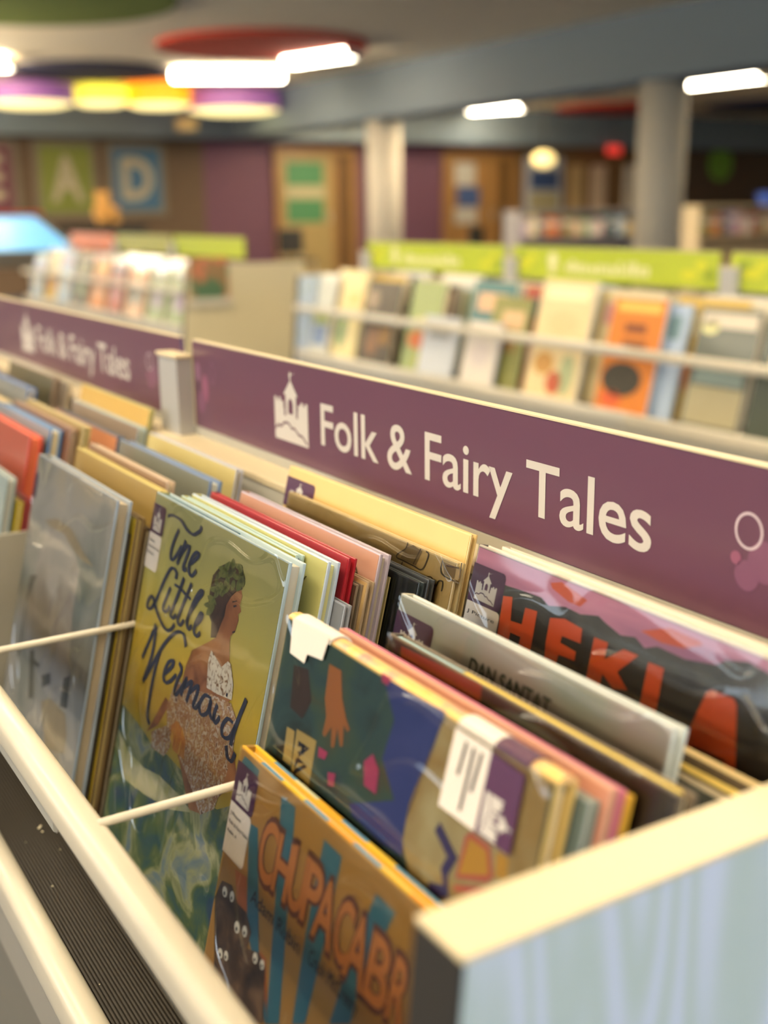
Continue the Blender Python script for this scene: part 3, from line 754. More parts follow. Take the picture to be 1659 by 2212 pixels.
strokes('name_lettering', [[(0.0379, 0.0629), (0.0491, 0.0615), (0.0401, 0.0686)], [(0.0435, 0.0611), (0.0442, 0.0666)], [(0.0399, 0.0714), (0.0501, 0.0712), (0.0392, 0.0792), (0.0399, 0.0714)], [(0.0393, 0.0823), (0.0501, 0.0805), (0.0414, 0.0863)], [(0.0448, 0.0809), (0.0449, 0.0844)]], .0032, INK, r, pl, .0004, nib=1.0, smooth=False)
strokes('zigzag_lettering', [[(0.1728, 0.0504), (0.1849, 0.0573), (0.1884, 0.057), (0.1841, 0.0672), (0.188, 0.0751), (0.1755, 0.08)]], .006, C(72, 62, 110), r, pl, .0004, nib=1.0, smooth=False)
flats('yellow_print', [[(0.1948, 0.0446), (0.2097, 0.0454), (0.2141, 0.0552), (0.1934, 0.0648)], [(0.2153, 0.0427), (0.2235, 0.0415), (0.2253, 0.0502), (0.2178, 0.0533)]], C(214, 164, 60), r, pl, .0003)
strokes('coral_print', [[(0.1948, 0.0446), (0.1934, 0.0648), (0.2143, 0.0558)], [(0.1956, 0.0436), (0.2102, 0.0437), (0.2157, 0.0551)], [(0.1931, 0.0707), (0.2158, 0.0606)]], .003, C(206, 110, 90), r, pl, .0004, nib=1.0, smooth=False)
flat('call_number_label', [[(0.1731, 0.0022), (0.2006, 0.0025), (0.1999, 0.0404), (0.1716, 0.0404)]], STICKER_WHITE, r, pl, .0016)
flat('genre_sticker', [[(0.2006, 0.0025), (0.2244, 0.004), (0.2251, 0.0399), (0.1999, 0.0404)]], STICKER_PURPLE, r, pl, .0016)
strokes('label_text', [[(0.1831, 0.0054), (0.1812, 0.0216)], [(0.189, 0.0058), (0.1876, 0.0361)], [(0.1948, 0.0061), (0.1926, 0.0249)]], .0018, INK, r, pl, .0020, nib=1.0, smooth=False)
_c0, _c1 = (0.2027, 0.02)
castle(r, pl, 0, 0, .019, .021, .0020, SIGN_WHITE, STICKER_PURPLE, turn=lambda u, v: (_c0 - v, _c1 + u))
def over_spine(name, u0, u1, m, lift):
    n = 7; pts = []
    for i in range(n + 1):
        a = math.pi * i / n
        pts.append((T / 2 - (T / 2 + lift) * math.cos(a), H - .001 + (T * .32 + lift) * math.sin(a)))
    inner = [(T / 2 - (T / 2 + lift * .3) * math.cos(math.pi * i / n), H - .001 + (T * .32 + lift * .3) * math.sin(math.pi * i / n)) for i in range(n, -1, -1)]
    MB().prism(pts + inner, 'x', u0, u1).build(name, m, r)
over_spine('genre_sticker', *(0.2006, 0.2244), STICKER_PURPLE, .0012)
over_spine('call_number_label', *(0.1731, 0.2006), STICKER_WHITE, .0012)
over_spine('paper_flap', *(0.0093, 0.052), STICKER_WHITE, .0016)
flat('paper_flap', [[(0.0093, -0.0015), (0.052, -0.0038), (0.049, 0.0108), (0.0322, 0.0128), (0.0308, 0.0185), (0.0131, 0.018)]], STICKER_WHITE, r, pl, .0018)

BOOKS = [
    ('teal', -2.45, -1.435, 1.31, 1.038, 0.024, 'slim slate teal picture book right behind the jungle book', (96, 112, 112), (150, 160, 158), None, False),
    ('lav', -2.42, -1.417, 1.339, 1.014, 0.014, 'thin orange and lavender picture book behind the slate teal one', (190, 130, 110), (206, 160, 140), None, False),
    ('pinkthin', -2.43, -1.412, 1.357, 1.02, 0.014, 'thin pink picture book behind the jungle book', (206, 140, 160), (206, 120, 150), None, False),
    ('yel', -2.4, -1.408, 1.375, 1.034, 0.016, 'thin yellow-edged picture book behind the pink one', (214, 170, 70), (224, 180, 70), None, False),
    ('brown', -2.3, -1.322, 1.41, 1.006, 0.045, 'dark brown and red picture book with yellow endpapers', (58, 44, 32), (110, 96, 80), None, True),
    ('santat', -2.49, -1.494, 1.56, 0.984, 0.042, 'pale grey picture book with the words DAN SANTAT and a plum sticker', (170, 170, 160), (200, 208, 210), (220, 216, 206), True),
    ('lowc', -2.3, -1.33, 1.628, 1.102, 0.02, 'dark grey book with a cream edge low behind the pale grey book', (70, 72, 64), (190, 176, 150), None, False),
    ('lowb', -2.3, -1.33, 1.652, 1.097, 0.024, 'yellow-topped book low behind the pale grey book', (90, 80, 60), (226, 200, 110), None, False),
    ('lowa', -2.3, -1.33, 1.69, 1.085, 0.024, 'cream-edged brown book low in front of the HEKLA book', (84, 72, 58), (214, 190, 140), None, False),
    ('hekla', -2.49, -1.33, 1.79, 0.889, 0.036, 'picture book titled HEKLA in orange on black with a pink sky', (48, 44, 40), (220, 212, 200), (226, 220, 206), True),
    ('orangeback', -2.44, -1.34, 1.832, 0.89, 0.03, 'white picture book with an orange strip against the plum sign', (220, 210, 196), (226, 216, 200), (226, 218, 200), False),
    ('mermaid', -3.915, -2.865, 1.416, 0.97, 0.056, 'yellow picture book with navy script The Little Mermaid', (180, 160, 60), (170, 192, 206), (196, 190, 176), True),
    ('thin', -3.85, -2.95, 1.476, 1.008, 0.014, 'thin steel blue paperback behind the yellow book', (110, 130, 160), (130, 150, 180), None, False),
    ('yelblue', -3.87, -2.968, 1.494, 0.985, 0.03, 'yellow-green picture book with a blue top edge', (168, 164, 80), (176, 200, 200), (120, 140, 170), False),
    ('ey', -3.86, -2.84, 1.532, 0.981, 0.042, 'pale green picture book with dark capitals on its cover', (186, 184, 120), (184, 200, 222), (220, 214, 150), False),
    ('greylow', -3.7, -2.78, 1.578, 1.1, 0.024, 'short grey book low between the pale green and red books', (120, 124, 134), (160, 166, 180), None, False),
    ('red', -3.86, -2.85, 1.606, 0.985, 0.03, 'deep red picture book with a red top edge', (150, 32, 44), (170, 34, 48), (206, 60, 66), False),
    ('brlow', -3.75, -2.83, 1.64, 1.064, 0.022, 'short dark brown book in front of the pink one', (70, 56, 46), (130, 116, 100), None, False),
    ('beilow', -3.75, -2.81, 1.664, 1.055, 0.024, 'short beige book right in front of the pink one', (196, 166, 116), (176, 156, 130), None, False),
    ('pink', -3.81, -2.83, 1.702, 0.984, 0.04, 'dusty pink picture book with lilac edges and a ladder drawing', (190, 146, 128), (186, 176, 196), (200, 190, 170), False),
    ('olive', -3.7, -2.836, 1.746, 1.0615, 0.013, 'thin olive book between the pink and the black ones', (130, 116, 70), (170, 156, 110), None, False),
    ('navy', -3.7, -2.7, 1.768, 1.046, 0.022, 'glossy black-green picture book with a shiny top edge', (34, 42, 46), (56, 66, 72), (150, 170, 176), True),
    ('navyb', -3.68, -2.69, 1.793, 1.04, 0.024, 'glossy black picture book behind the black-green one', (36, 38, 42), (60, 64, 70), None, False),
    ('tan', -3.69, -2.625, 1.835, 0.982, 0.03, 'tan picture book with a faint ink drawing of houses', (170, 146, 96), (196, 176, 130), (214, 190, 130), True),
    ('cream', -3.83, -2.668, 1.9, 0.9196, 0.024, 'plain cream picture book with a plum sticker against the plum sign', (222, 190, 126), (226, 200, 140), (232, 206, 150), False),
    ('grey', -5.0, -3.985, 1.297, 1.0, 0.06, 'misty grey picture book in front of the stack beyond the wire', (160, 160, 154), (150, 164, 184), (176, 162, 140), True),
    ('dk1', -4.95, -4.0, 1.362, 1.135, 0.016, 'thin black book right behind the misty grey book', (44, 38, 34), (70, 60, 54), None, False),
    ('ys', -4.95, -3.985, 1.384, 1.075, 0.034, 'short yellow book behind the misty grey book', (200, 176, 50), (120, 100, 70), (220, 200, 140), False),
    ('dk2', -4.95, -3.985, 1.422, 1.12, 0.03, 'dark brown book between the yellow and gold ones', (60, 44, 32), (80, 62, 46), None, False),
    ('gold', -5.01, -4.01, 1.466, 0.99, 0.034, 'gold picture book with a yellow top edge', (150, 124, 66), (196, 180, 110), (232, 214, 120), False),
    ('brn', -5.03, -4.1, 1.53, 0.983, 0.034, 'brown-edged picture book between the gold and the slate ones', (140, 112, 92), (190, 170, 150), None, False),
    ('gb', -5.06, -4.04, 1.68, 0.987, 0.052, 'slate grey picture book with blue edges', (112, 116, 108), (110, 136, 180), (220, 220, 206), False),
    ('py', -5.15, -4.17, 1.85, 0.988, 0.032, 'pale yellow picture book leaning against the ledge', (196, 180, 120), (186, 190, 206), (226, 208, 160), False),
    ('bg', -6.3, -5.335, 1.27, 1.16, 0.045, 'slate blue book at the front of the stack past the divider plate', (120, 136, 140), (150, 166, 172), (206, 206, 200), False),
    ('yl', -6.25, -5.335, 1.333, 1.28, 0.03, 'short yellow book in front of the maroon one', (190, 170, 50), (206, 190, 70), None, False),
    ('mr', -6.25, -5.33, 1.368, 1.27, 0.028, 'short maroon book in front of the red one', (120, 34, 50), (150, 44, 60), (206, 120, 110), False),
    ('redl', -6.55, -5.55, 1.41, 1.019, 0.064, 'brick red picture book with an orange-red top', (150, 66, 50), (206, 84, 70), (226, 120, 84), False),
    ('bl', -6.57, -5.535, 1.5, 0.995, 0.06, 'blue-edged picture book with a cream top behind the brick red one', (120, 130, 140), (70, 130, 196), (232, 214, 170), False),
    ('wh', -6.5, -5.43, 1.57, 0.983, 0.03, 'brown book with a white head band behind the blue-edged one', (110, 70, 50), (160, 130, 110), (226, 214, 180), False),
    ('gd', -6.4, -5.38, 1.61, 0.968, 0.036, 'dull gold picture book in the stack past the divider plate', (150, 128, 80), (190, 176, 130), (214, 196, 130), False),
    ('gw', -6.38, -5.34, 1.77, 1.03, 0.04, 'peach and navy picture book with a grey-white top', (206, 140, 104), (60, 84, 120), (186, 186, 190), False),
    ('pa', -6.4, -5.34, 1.87, 0.995, 0.042, 'taupe picture book with a pale top in front of the mustard one', (140, 124, 112), (160, 180, 190), (226, 222, 190), False),
    ('ye', -6.42, -5.35, 1.916, 0.915, 0.024, 'mustard picture book against the plum sign beyond the post', (196, 160, 84), (190, 186, 120), (232, 212, 140), False),
    ('b2', -7.8, -6.74, 1.71, 0.96, 0.05, 'grey picture book with blue edges two columns past the plate', (110, 116, 120), (80, 120, 190), None, False),
    ('fr', -7.8, -6.72, 1.45, 1.0, 0.06, 'peach picture book two columns past the plate', (214, 170, 150), (200, 190, 180), None, False),
    ('frg', -7.8, -6.75, 1.58, 1.02, 0.05, 'beige picture book two columns past the plate', (196, 180, 140), (206, 186, 140), None, False),
    ('ta', -7.83, -6.82, 1.875, 0.92, 0.034, 'dark olive picture book with a wide tan top', (86, 80, 56), (150, 130, 120), (214, 196, 160), False),
    ('sm', -7.6, -6.66, 1.916, 0.94, 0.024, 'dark taupe book behind the one with the tan top', (110, 98, 86), (196, 184, 160), (214, 200, 170), False),
    ('fl1', -9.2, -8.0, 1.5, 1.0, 0.06, 'white picture book in the third column past the plate', (206, 200, 190), (190, 196, 206), None, False),
    ('fl2', -9.2, -8.0, 1.75, 0.97, 0.06, 'dusty rose picture book in the third column past the plate', (190, 140, 130), (206, 180, 170), None, False),
]
HERO = {}
for (key, x0, x1, q, zt, t, label, col, edge, pages, film) in BOOKS:
    cv = C(*col)
    if key == 'mermaid': cv = grad('sunny_wash', [(96, 110, 80), (176, 158, 60), (196, 168, 52), (176, 168, 92), (150, 150, 104)], 'Z', .03, .30, noise=.10, nscale=9)
    if key == 'grey': cv = art('misty_print', [(112, 122, 118), (146, 148, 142), (176, 172, 166), (186, 176, 158)], 9)
    if key == 'hekla': cv = C(48, 44, 40)
    if key == 'santat': cv = art('pale_mist_print', [(140, 148, 136), (166, 168, 156), (182, 166, 160)], 10)
    if key == 'tan': cv = art('tan_tree_print', [(150, 128, 84), (176, 150, 96), (188, 166, 116)], 12)
    if key == 'brown': cv = C(58, 44, 32)
    HERO[key] = book(x0, x1, q, zt, t, label, cv, edge=C(*edge) if edge else None, pages=C(*pages, rough=.8, coat=0) if pages else WHITE_PAGE, film=film)

# ---- The Little Mermaid
r, pl, w, H, T = HERO['mermaid']
NAVY = mat('script_navy', (38, 44, 70), .5)
flat('sea_print', [[(0.0015, 0.1814), (0.0242, 0.1824), (0.0548, 0.1855), (0.0814, 0.1907), (0.1054, 0.185), (0.1432, 0.1856), (0.1614, 0.1936), (0.2007, 0.1869), (0.2299, 0.1695), (0.2368, 0.14950000000000002), (0.2368, 0.2932), (0.0015, 0.2932)]], art('sea_print', [(52, 78, 104), (64, 96, 92), (96, 112, 70), (160, 160, 120), (110, 130, 140)], 26, dist=1.2), r, pl, .0001)
flat('foam_print', [[(0.0015, 0.2027), (0.0301, 0.2111), (0.0665, 0.2111), (0.0977, 0.2046), (0.1387, 0.2034), (0.1638, 0.2057), (0.1272, 0.2196), (0.075, 0.2297), (0.0302, 0.2355)]], art('foam_print', [(176, 172, 120), (190, 184, 150), (150, 150, 90)], 30), r, pl, .0002)
flats('skin_print', [[(0.1587, 0.0471), (0.1678, 0.04), (0.1787, 0.0348), (0.182, 0.0384), (0.1803, 0.045), (0.1844, 0.0489), (0.1804, 0.0518), (0.1828, 0.0556), (0.1803, 0.0642), (0.1746, 0.0694), (0.1763, 0.0768), (0.1801, 0.0859), (0.1888, 0.0944), (0.1926, 0.11), (0.1785, 0.1209), (0.1084, 0.134), (0.1112, 0.1121), (0.1173, 0.0979), (0.1409, 0.0845), (0.1521, 0.0775), (0.146, 0.0629), (0.1501, 0.0594)], [(0.0848, 0.1461), (0.0952, 0.1474), (0.0793, 0.171), (0.0608, 0.1832), (0.0691, 0.171)], [(0.1019, 0.1625), (0.1969, 0.1267), (0.2215, 0.1552), (0.1787, 0.2002), (0.1579, 0.2059), (0.1292, 0.1816)]], art('skin_print', [(116, 70, 42), (150, 98, 62), (172, 122, 80)], 40), r, pl, .0002)
flat('hair_print', [[(0.1307, 0.0367), (0.1397, 0.0279), (0.1533, 0.021), (0.1683, 0.0189), (0.1778, 0.0232), (0.1801, 0.0339), (0.1721, 0.0377), (0.1653, 0.0436), (0.1602, 0.0508), (0.1607, 0.0586), (0.1564, 0.068), (0.1533, 0.0771), (0.1446, 0.0798), (0.1415, 0.069), (0.132, 0.0635), (0.1301, 0.0486)]], art('hair_print', [(50, 34, 28), (78, 54, 42)], 80), r, pl, .0003)
flats('eye_print', [[(0.1711, 0.0482), (0.1756, 0.0464), (0.1772, 0.047), (0.1729, 0.0492)], [(0.1688, 0.0458), (0.1756, 0.0432), (0.1763, 0.0437), (0.1696, 0.0465)], [(0.1769, 0.0655), (0.1808, 0.0635), (0.1807, 0.065), (0.1778, 0.0664)]], INK, r, pl, .0005)
flat('wreath_print', [[(0.1415, 0.0439), (0.1384, 0.0436), (0.1359, 0.0414), (0.1354, 0.0385), (0.1371, 0.0367), (0.1402, 0.0369), (0.1427, 0.0392), (0.1431, 0.0421)], [(0.1362, 0.0379), (0.1363, 0.0358), (0.138, 0.033), (0.1414, 0.0308), (0.1455, 0.0302), (0.1453, 0.0322), (0.1437, 0.035), (0.1404, 0.0372)], [(0.1536, 0.0286), (0.1497, 0.0306), (0.1448, 0.0312), (0.1403, 0.0303), (0.1374, 0.0288), (0.1414, 0.0268), (0.1464, 0.0263), (0.1508, 0.0272)], [(0.1592, 0.0201), (0.1583, 0.0229), (0.1554, 0.0264), (0.1505, 0.029), (0.1449, 0.0295), (0.1458, 0.0266), (0.1488, 0.0231), (0.1537, 0.0205)], [(0.159, 0.0169), (0.1617, 0.0177), (0.1636, 0.0203), (0.1633, 0.0234), (0.1609, 0.0252), (0.1582, 0.0244), (0.1563, 0.0218), (0.1566, 0.0186)], [(0.1615, 0.0213), (0.1647, 0.0193), (0.1689, 0.0183), (0.1732, 0.0186), (0.1763, 0.0196), (0.1731, 0.0216), (0.1689, 0.0226), (0.1647, 0.0224)], [(0.1783, 0.0256), (0.1748, 0.0261), (0.1714, 0.0247), (0.1695, 0.0224), (0.1696, 0.0207), (0.1731, 0.0202), (0.1764, 0.0215), (0.1783, 0.0238)], [(0.1812, 0.0321), (0.1766, 0.0321), (0.1725, 0.0292), (0.1711, 0.0253), (0.1727, 0.0227), (0.1773, 0.0227), (0.1813, 0.0256), (0.1827, 0.0295)], [(0.1774, 0.0262), (0.1792, 0.0282), (0.1794, 0.032), (0.177, 0.0358), (0.1724, 0.0376), (0.1706, 0.0357), (0.1704, 0.0317), (0.1728, 0.0279)], [(0.1663, 0.0307), (0.1683, 0.0318), (0.1692, 0.0346), (0.168, 0.0377), (0.165, 0.0392), (0.163, 0.0381), (0.1621, 0.0352), (0.1633, 0.0322)], [(0.154, 0.0413), (0.1517, 0.0398), (0.1509, 0.0362), (0.1527, 0.0324), (0.1567, 0.0306), (0.159, 0.0322), (0.1598, 0.0358), (0.158, 0.0395)], [(0.1452, 0.0374), (0.1497, 0.0377), (0.1532, 0.0408), (0.1541, 0.0449), (0.1519, 0.0474), (0.1474, 0.0472), (0.1438, 0.0441), (0.1429, 0.04)], [(0.1463, 0.0437), (0.1465, 0.0455), (0.1453, 0.0483), (0.1424, 0.0507), (0.1384, 0.0516), (0.1382, 0.0497), (0.1394, 0.0469), (0.1424, 0.0445)], [(0.1278, 0.0529), (0.1329, 0.0509), (0.1386, 0.0511), (0.143, 0.053), (0.1451, 0.0549), (0.1402, 0.0569), (0.1345, 0.0567), (0.13, 0.0549)], [(0.124, 0.0608), (0.1268, 0.0585), (0.1308, 0.0569), (0.1352, 0.0564), (0.1389, 0.0569), (0.1362, 0.0592), (0.1322, 0.0609), (0.1278, 0.0614)], [(0.1431, 0.0341), (0.145, 0.032), (0.1482, 0.0301), (0.1522, 0.0291), (0.1559, 0.0294), (0.1541, 0.0315), (0.1509, 0.0334), (0.1469, 0.0344)], [(0.1667, 0.0238), (0.1653, 0.0267), (0.1618, 0.0301), (0.1566, 0.0324), (0.1509, 0.0326), (0.1524, 0.0296), (0.1559, 0.0262), (0.1612, 0.024)], [(0.1606, 0.0287), (0.164, 0.0266), (0.1684, 0.0258), (0.1726, 0.0263), (0.1755, 0.0274), (0.1722, 0.0294), (0.1678, 0.0303), (0.1636, 0.0298)], [(0.162, 0.0359), (0.1614, 0.0385), (0.159, 0.0418), (0.1548, 0.0443), (0.1497, 0.045), (0.1503, 0.0424), (0.1527, 0.0391), (0.157, 0.0366)], [(0.1425, 0.0552), (0.1427, 0.0579), (0.1409, 0.062), (0.1366, 0.0655), (0.1308, 0.0668), (0.1306, 0.064), (0.1324, 0.0599), (0.1368, 0.0564)], [(0.1289, 0.0475), (0.132, 0.045), (0.1365, 0.0432), (0.1415, 0.0428), (0.1455, 0.0435), (0.1425, 0.046), (0.138, 0.0478), (0.133, 0.0482)]], art('wreath_print', [(84, 96, 50), (112, 116, 62), (60, 62, 38)], 120), r, pl, .0004)
flats('dress_print', [[(0.0987, 0.1262), (0.1177, 0.127), (0.1603, 0.1169), (0.1935, 0.112), (0.2073, 0.1205), (0.2081, 0.1382), (0.2053, 0.1597), (0.1961, 0.1889), (0.1764, 0.2016), (0.161, 0.1926), (0.1274, 0.1774), (0.1002, 0.1732), (0.0906, 0.1516)], [(0.0697, 0.1798), (0.0963, 0.1646), (0.1085, 0.1775), (0.1003, 0.1883), (0.0747, 0.1908)]], art('dress_print', [(196, 190, 176), (178, 150, 110), (150, 100, 60), (206, 200, 190), (110, 70, 48)], 210, detail=2), r, pl, .0003)
flat('lace_print', [[(0.1475, 0.0966), (0.1494, 0.0877), (0.1556, 0.0892), (0.1699, 0.0938), (0.1777, 0.0867), (0.1832, 0.0871), (0.192, 0.0989), (0.1938, 0.1096), (0.17, 0.1135), (0.1524, 0.115)]], art('lace_print', [(206, 200, 190), (206, 200, 190), (120, 82, 56)], 260, detail=1), r, pl, .0004)
flat('shell_print', [[(0.1046, 0.1615), (0.1127, 0.1547), (0.1244, 0.1565), (0.1333, 0.1628), (0.1361, 0.1763), (0.1149, 0.1775), (0.1057, 0.1711)]], art('shell_print', [(206, 160, 60), (176, 110, 50), (220, 190, 90)], 90, stretch=(3, 1, .5)), r, pl, .0004)
strokes('title_lettering', [[(0.0319, 0.0138), (0.04, 0.0114), (0.0497, 0.0109), (0.0598, 0.0118), (0.0726, 0.0158), (0.084, 0.0169), (0.0907, 0.0147), (0.0966, 0.011), (0.0981, 0.0076)], [(0.0581, 0.0191), (0.0542, 0.025), (0.0503, 0.0347), (0.0499, 0.0412), (0.0529, 0.0442), (0.0571, 0.0426), (0.0627, 0.0368), (0.0677, 0.03)], [(0.0739, 0.0242), (0.0704, 0.0324), (0.0647, 0.0451)], [(0.0661, 0.041), (0.0732, 0.0317), (0.0791, 0.0272), (0.0827, 0.0282), (0.0792, 0.0383), (0.0772, 0.0444), (0.0803, 0.0461), (0.0833, 0.0441)], [(0.0863, 0.0402), (0.0948, 0.035), (0.1013, 0.0292), (0.0977, 0.0276), (0.0918, 0.0315), (0.0875, 0.0393), (0.0891, 0.045), (0.0952, 0.0465), (0.1017, 0.0406)], [(0.0672, 0.0563), (0.0667, 0.0514), (0.0586, 0.0498), (0.0522, 0.0539), (0.0452, 0.0647), (0.0389, 0.0773), (0.0328, 0.0868), (0.0263, 0.092), (0.0205, 0.091), (0.0216, 0.0854), (0.0268, 0.0813), (0.031, 0.0828), (0.0385, 0.0878), (0.0477, 0.0929), (0.0597, 0.0971), (0.0683, 0.0976), (0.075, 0.0943), (0.0793, 0.0893)], [(0.0604, 0.0651), (0.056, 0.0739), (0.0524, 0.0826), (0.0554, 0.0855), (0.0606, 0.084), (0.0649, 0.079)], [(0.082, 0.0518), (0.0776, 0.0635), (0.072, 0.0764), (0.0689, 0.0842), (0.0744, 0.0857), (0.0792, 0.0818)], [(0.0975, 0.052), (0.0919, 0.0639), (0.0855, 0.0781), (0.0837, 0.0848), (0.0894, 0.0869), (0.0949, 0.0815)], [(0.0667, 0.0608), (0.078, 0.0609), (0.0897, 0.0624), (0.1009, 0.0633)], [(0.0997, 0.0819), (0.1026, 0.0744), (0.1121, 0.0613), (0.1191, 0.0534), (0.1158, 0.0525), (0.1096, 0.059), (0.103, 0.0718), (0.1011, 0.0815), (0.1057, 0.0851), (0.1102, 0.0813)], [(0.1166, 0.0787), (0.1231, 0.0732), (0.1254, 0.0683), (0.1213, 0.0689), (0.1161, 0.0777), (0.1158, 0.0838), (0.1211, 0.0858), (0.1267, 0.0817)], [(0.0446, 0.1), (0.036, 0.1173), (0.0278, 0.133)], [(0.0459, 0.1012), (0.0463, 0.1244), (0.0373, 0.1497)], [(0.0403, 0.1461), (0.0529, 0.1275), (0.0671, 0.1086), (0.0838, 0.0946), (0.0982, 0.0914), (0.1062, 0.099)], [(0.0613, 0.1158), (0.0574, 0.1299), (0.056, 0.1459), (0.0561, 0.1615), (0.0572, 0.1715), (0.0645, 0.176)], [(0.076, 0.1301), (0.0869, 0.1214), (0.0892, 0.1156), (0.0798, 0.12), (0.0751, 0.1317), (0.0802, 0.1357), (0.0885, 0.1322), (0.0977, 0.124)], [(0.0994, 0.1135), (0.1059, 0.1176), (0.1019, 0.1263), (0.0997, 0.1358), (0.1036, 0.1375), (0.1119, 0.1278), (0.1176, 0.1197)], [(0.1165, 0.1207), (0.112, 0.1352)], [(0.1151, 0.128), (0.1264, 0.1192), (0.1261, 0.1253), (0.1232, 0.1361)], [(0.127, 0.1274), (0.1381, 0.1187), (0.1391, 0.1244), (0.1358, 0.134), (0.1405, 0.1347), (0.1455, 0.1293)], [(0.1628, 0.1195), (0.1521, 0.121), (0.146, 0.1303), (0.1511, 0.1356), (0.1606, 0.1309), (0.1632, 0.1206), (0.1638, 0.1286), (0.1696, 0.1323), (0.1723, 0.1289)], [(0.1741, 0.1201), (0.1716, 0.1292), (0.1759, 0.1328), (0.181, 0.1269)], [(0.1846, 0.1084), (0.1869, 0.1089)], [(0.2019, 0.1231), (0.193, 0.1236), (0.187, 0.1315), (0.1906, 0.137), (0.2001, 0.1345), (0.2063, 0.1242)], [(0.2147, 0.1016), (0.2087, 0.1177), (0.2046, 0.1328), (0.2044, 0.1385)], [(0.1981, 0.141), (0.2023, 0.1473), (0.2094, 0.1476), (0.2126, 0.1409)]], .0048, NAVY, r, pl, .0006, nib=.42)
sticker(r, pl, (0.0, 0.0268, 0.0089, 0.0328), (0.0, 0.0268, 0.0328, 0.0623), (('J Picture', .5), ('Folk & Fairy Tales', 1.0), ('Pinkney, J', .6)))
# teal endpaper seen above the pages
MB().box(.003, w * .62, T * .30, T * .55, H - .004, H - .001).build('endpaper', C(30, 96, 116), r)

# ---- HEKLA
r, pl, w, H, T = HERO['hekla']
flat('sky_print', [[(0.0015, 0.0015), (0.2618, 0.0015), (0.2618, 0.0111), (0.2284, 0.0071), (0.2172, 0.0055), (0.2046, 0.0087), (0.1989, 0.0129), (0.1795, 0.0164), (0.1602, 0.0159), (0.152, 0.0194), (0.1441, 0.0159), (0.1336, 0.0181), (0.1213, 0.0152), (0.1147, 0.013), (0.1006, 0.0161), (0.0879, 0.0155), (0.0744, 0.0188), (0.0669, 0.016), (0.0483, 0.0167), (0.0344, 0.0176), (0.001, 0.0176)]], art('pink_sky', [(184, 124, 154), (200, 136, 166), (166, 108, 142)], 14, stretch=(.5, 1, 3)), r, pl, .0001)
flat('hill_print', [[(0.001, 0.0176), (0.0344, 0.0176), (0.0483, 0.0167), (0.0669, 0.016), (0.0744, 0.0188), (0.0879, 0.0155), (0.1006, 0.0161), (0.1147, 0.013), (0.1213, 0.0152), (0.1336, 0.0181), (0.1441, 0.0159), (0.152, 0.0194), (0.1602, 0.0159), (0.1795, 0.0164), (0.1989, 0.0129), (0.2046, 0.0087), (0.2172, 0.0055), (0.2284, 0.0071), (0.2618, 0.0111), (0.2618, 0.023100000000000002), (0.2284, 0.0191), (0.2172, 0.0175), (0.2046, 0.0207), (0.1989, 0.0249), (0.1795, 0.0284), (0.1602, 0.0279), (0.152, 0.0314), (0.1441, 0.0279), (0.1336, 0.030100000000000002), (0.1213, 0.027200000000000002), (0.1147, 0.025), (0.1006, 0.0281), (0.0879, 0.0275), (0.0744, 0.0308), (0.0669, 0.028), (0.0483, 0.0287), (0.0344, 0.0296), (0.001, 0.0296)]], art('hill_print', [(58, 56, 52), (70, 68, 62), (52, 48, 46)], 30), r, pl, .0002)
flats('cloud_print', [[(0.0719, 0.0059), (0.0808, 0.003), (0.0941, 0.0053), (0.1039, 0.0073), (0.0994, 0.0122), (0.0901, 0.0122), (0.0744, 0.0085)], [(0.1469, 0.0116), (0.1658, 0.0044), (0.1859, 0.0049), (0.1887, 0.0064), (0.1768, 0.0116), (0.162, 0.0133)]], C(204, 92, 58), r, pl, .0002)
flats('title_lettering', [[(0.0338, 0.0241), (0.0423, 0.0225), (0.045, 0.0363), (0.0553, 0.0355), (0.0555, 0.0253), (0.0663, 0.0244), (0.0672, 0.043), (0.0674, 0.054), (0.0557, 0.0556), (0.0565, 0.0429), (0.0467, 0.0431), (0.0475, 0.0548), (0.0361, 0.0562)], [(0.078, 0.0249), (0.09, 0.0219), (0.1051, 0.0232), (0.1062, 0.0313), (0.0907, 0.0318), (0.0904, 0.0357), (0.104, 0.0367), (0.1044, 0.0419), (0.091, 0.0426), (0.0904, 0.0508), (0.1069, 0.0507), (0.1073, 0.0569), (0.0821, 0.058), (0.0786, 0.0394)], [(0.1154, 0.0248), (0.1263, 0.0245), (0.1263, 0.0337), (0.1383, 0.0243), (0.1494, 0.0242), (0.1374, 0.0372), (0.1472, 0.044), (0.1368, 0.0466), (0.1273, 0.0417), (0.127, 0.05), (0.1161, 0.0507)], [(0.157, 0.0252), (0.1681, 0.025), (0.169, 0.0452), (0.1688, 0.0531), (0.1828, 0.0527), (0.1832, 0.0583), (0.1577, 0.0582)], [(0.1973, 0.0274), (0.2001, 0.025), (0.2139, 0.0248), (0.2163, 0.0271), (0.2246, 0.0594), (0.2178, 0.0595), (0.2164, 0.0545), (0.1965, 0.055), (0.1945, 0.0606), (0.189, 0.0608)]], C(206, 84, 34), r, pl, .0005)
sticker(r, pl, (0.0, 0.033, 0.0115, 0.0355), (0.0, 0.0339, 0.0355, 0.0655), (('J Picture', .9),))

r, pl, w, H, T = HERO['orangeback']
MB().box(w * .48, w * .99, .0026, T - .0026, H - .0037, H - .0014).build('orange_page_edge', C(222, 92, 56), r)
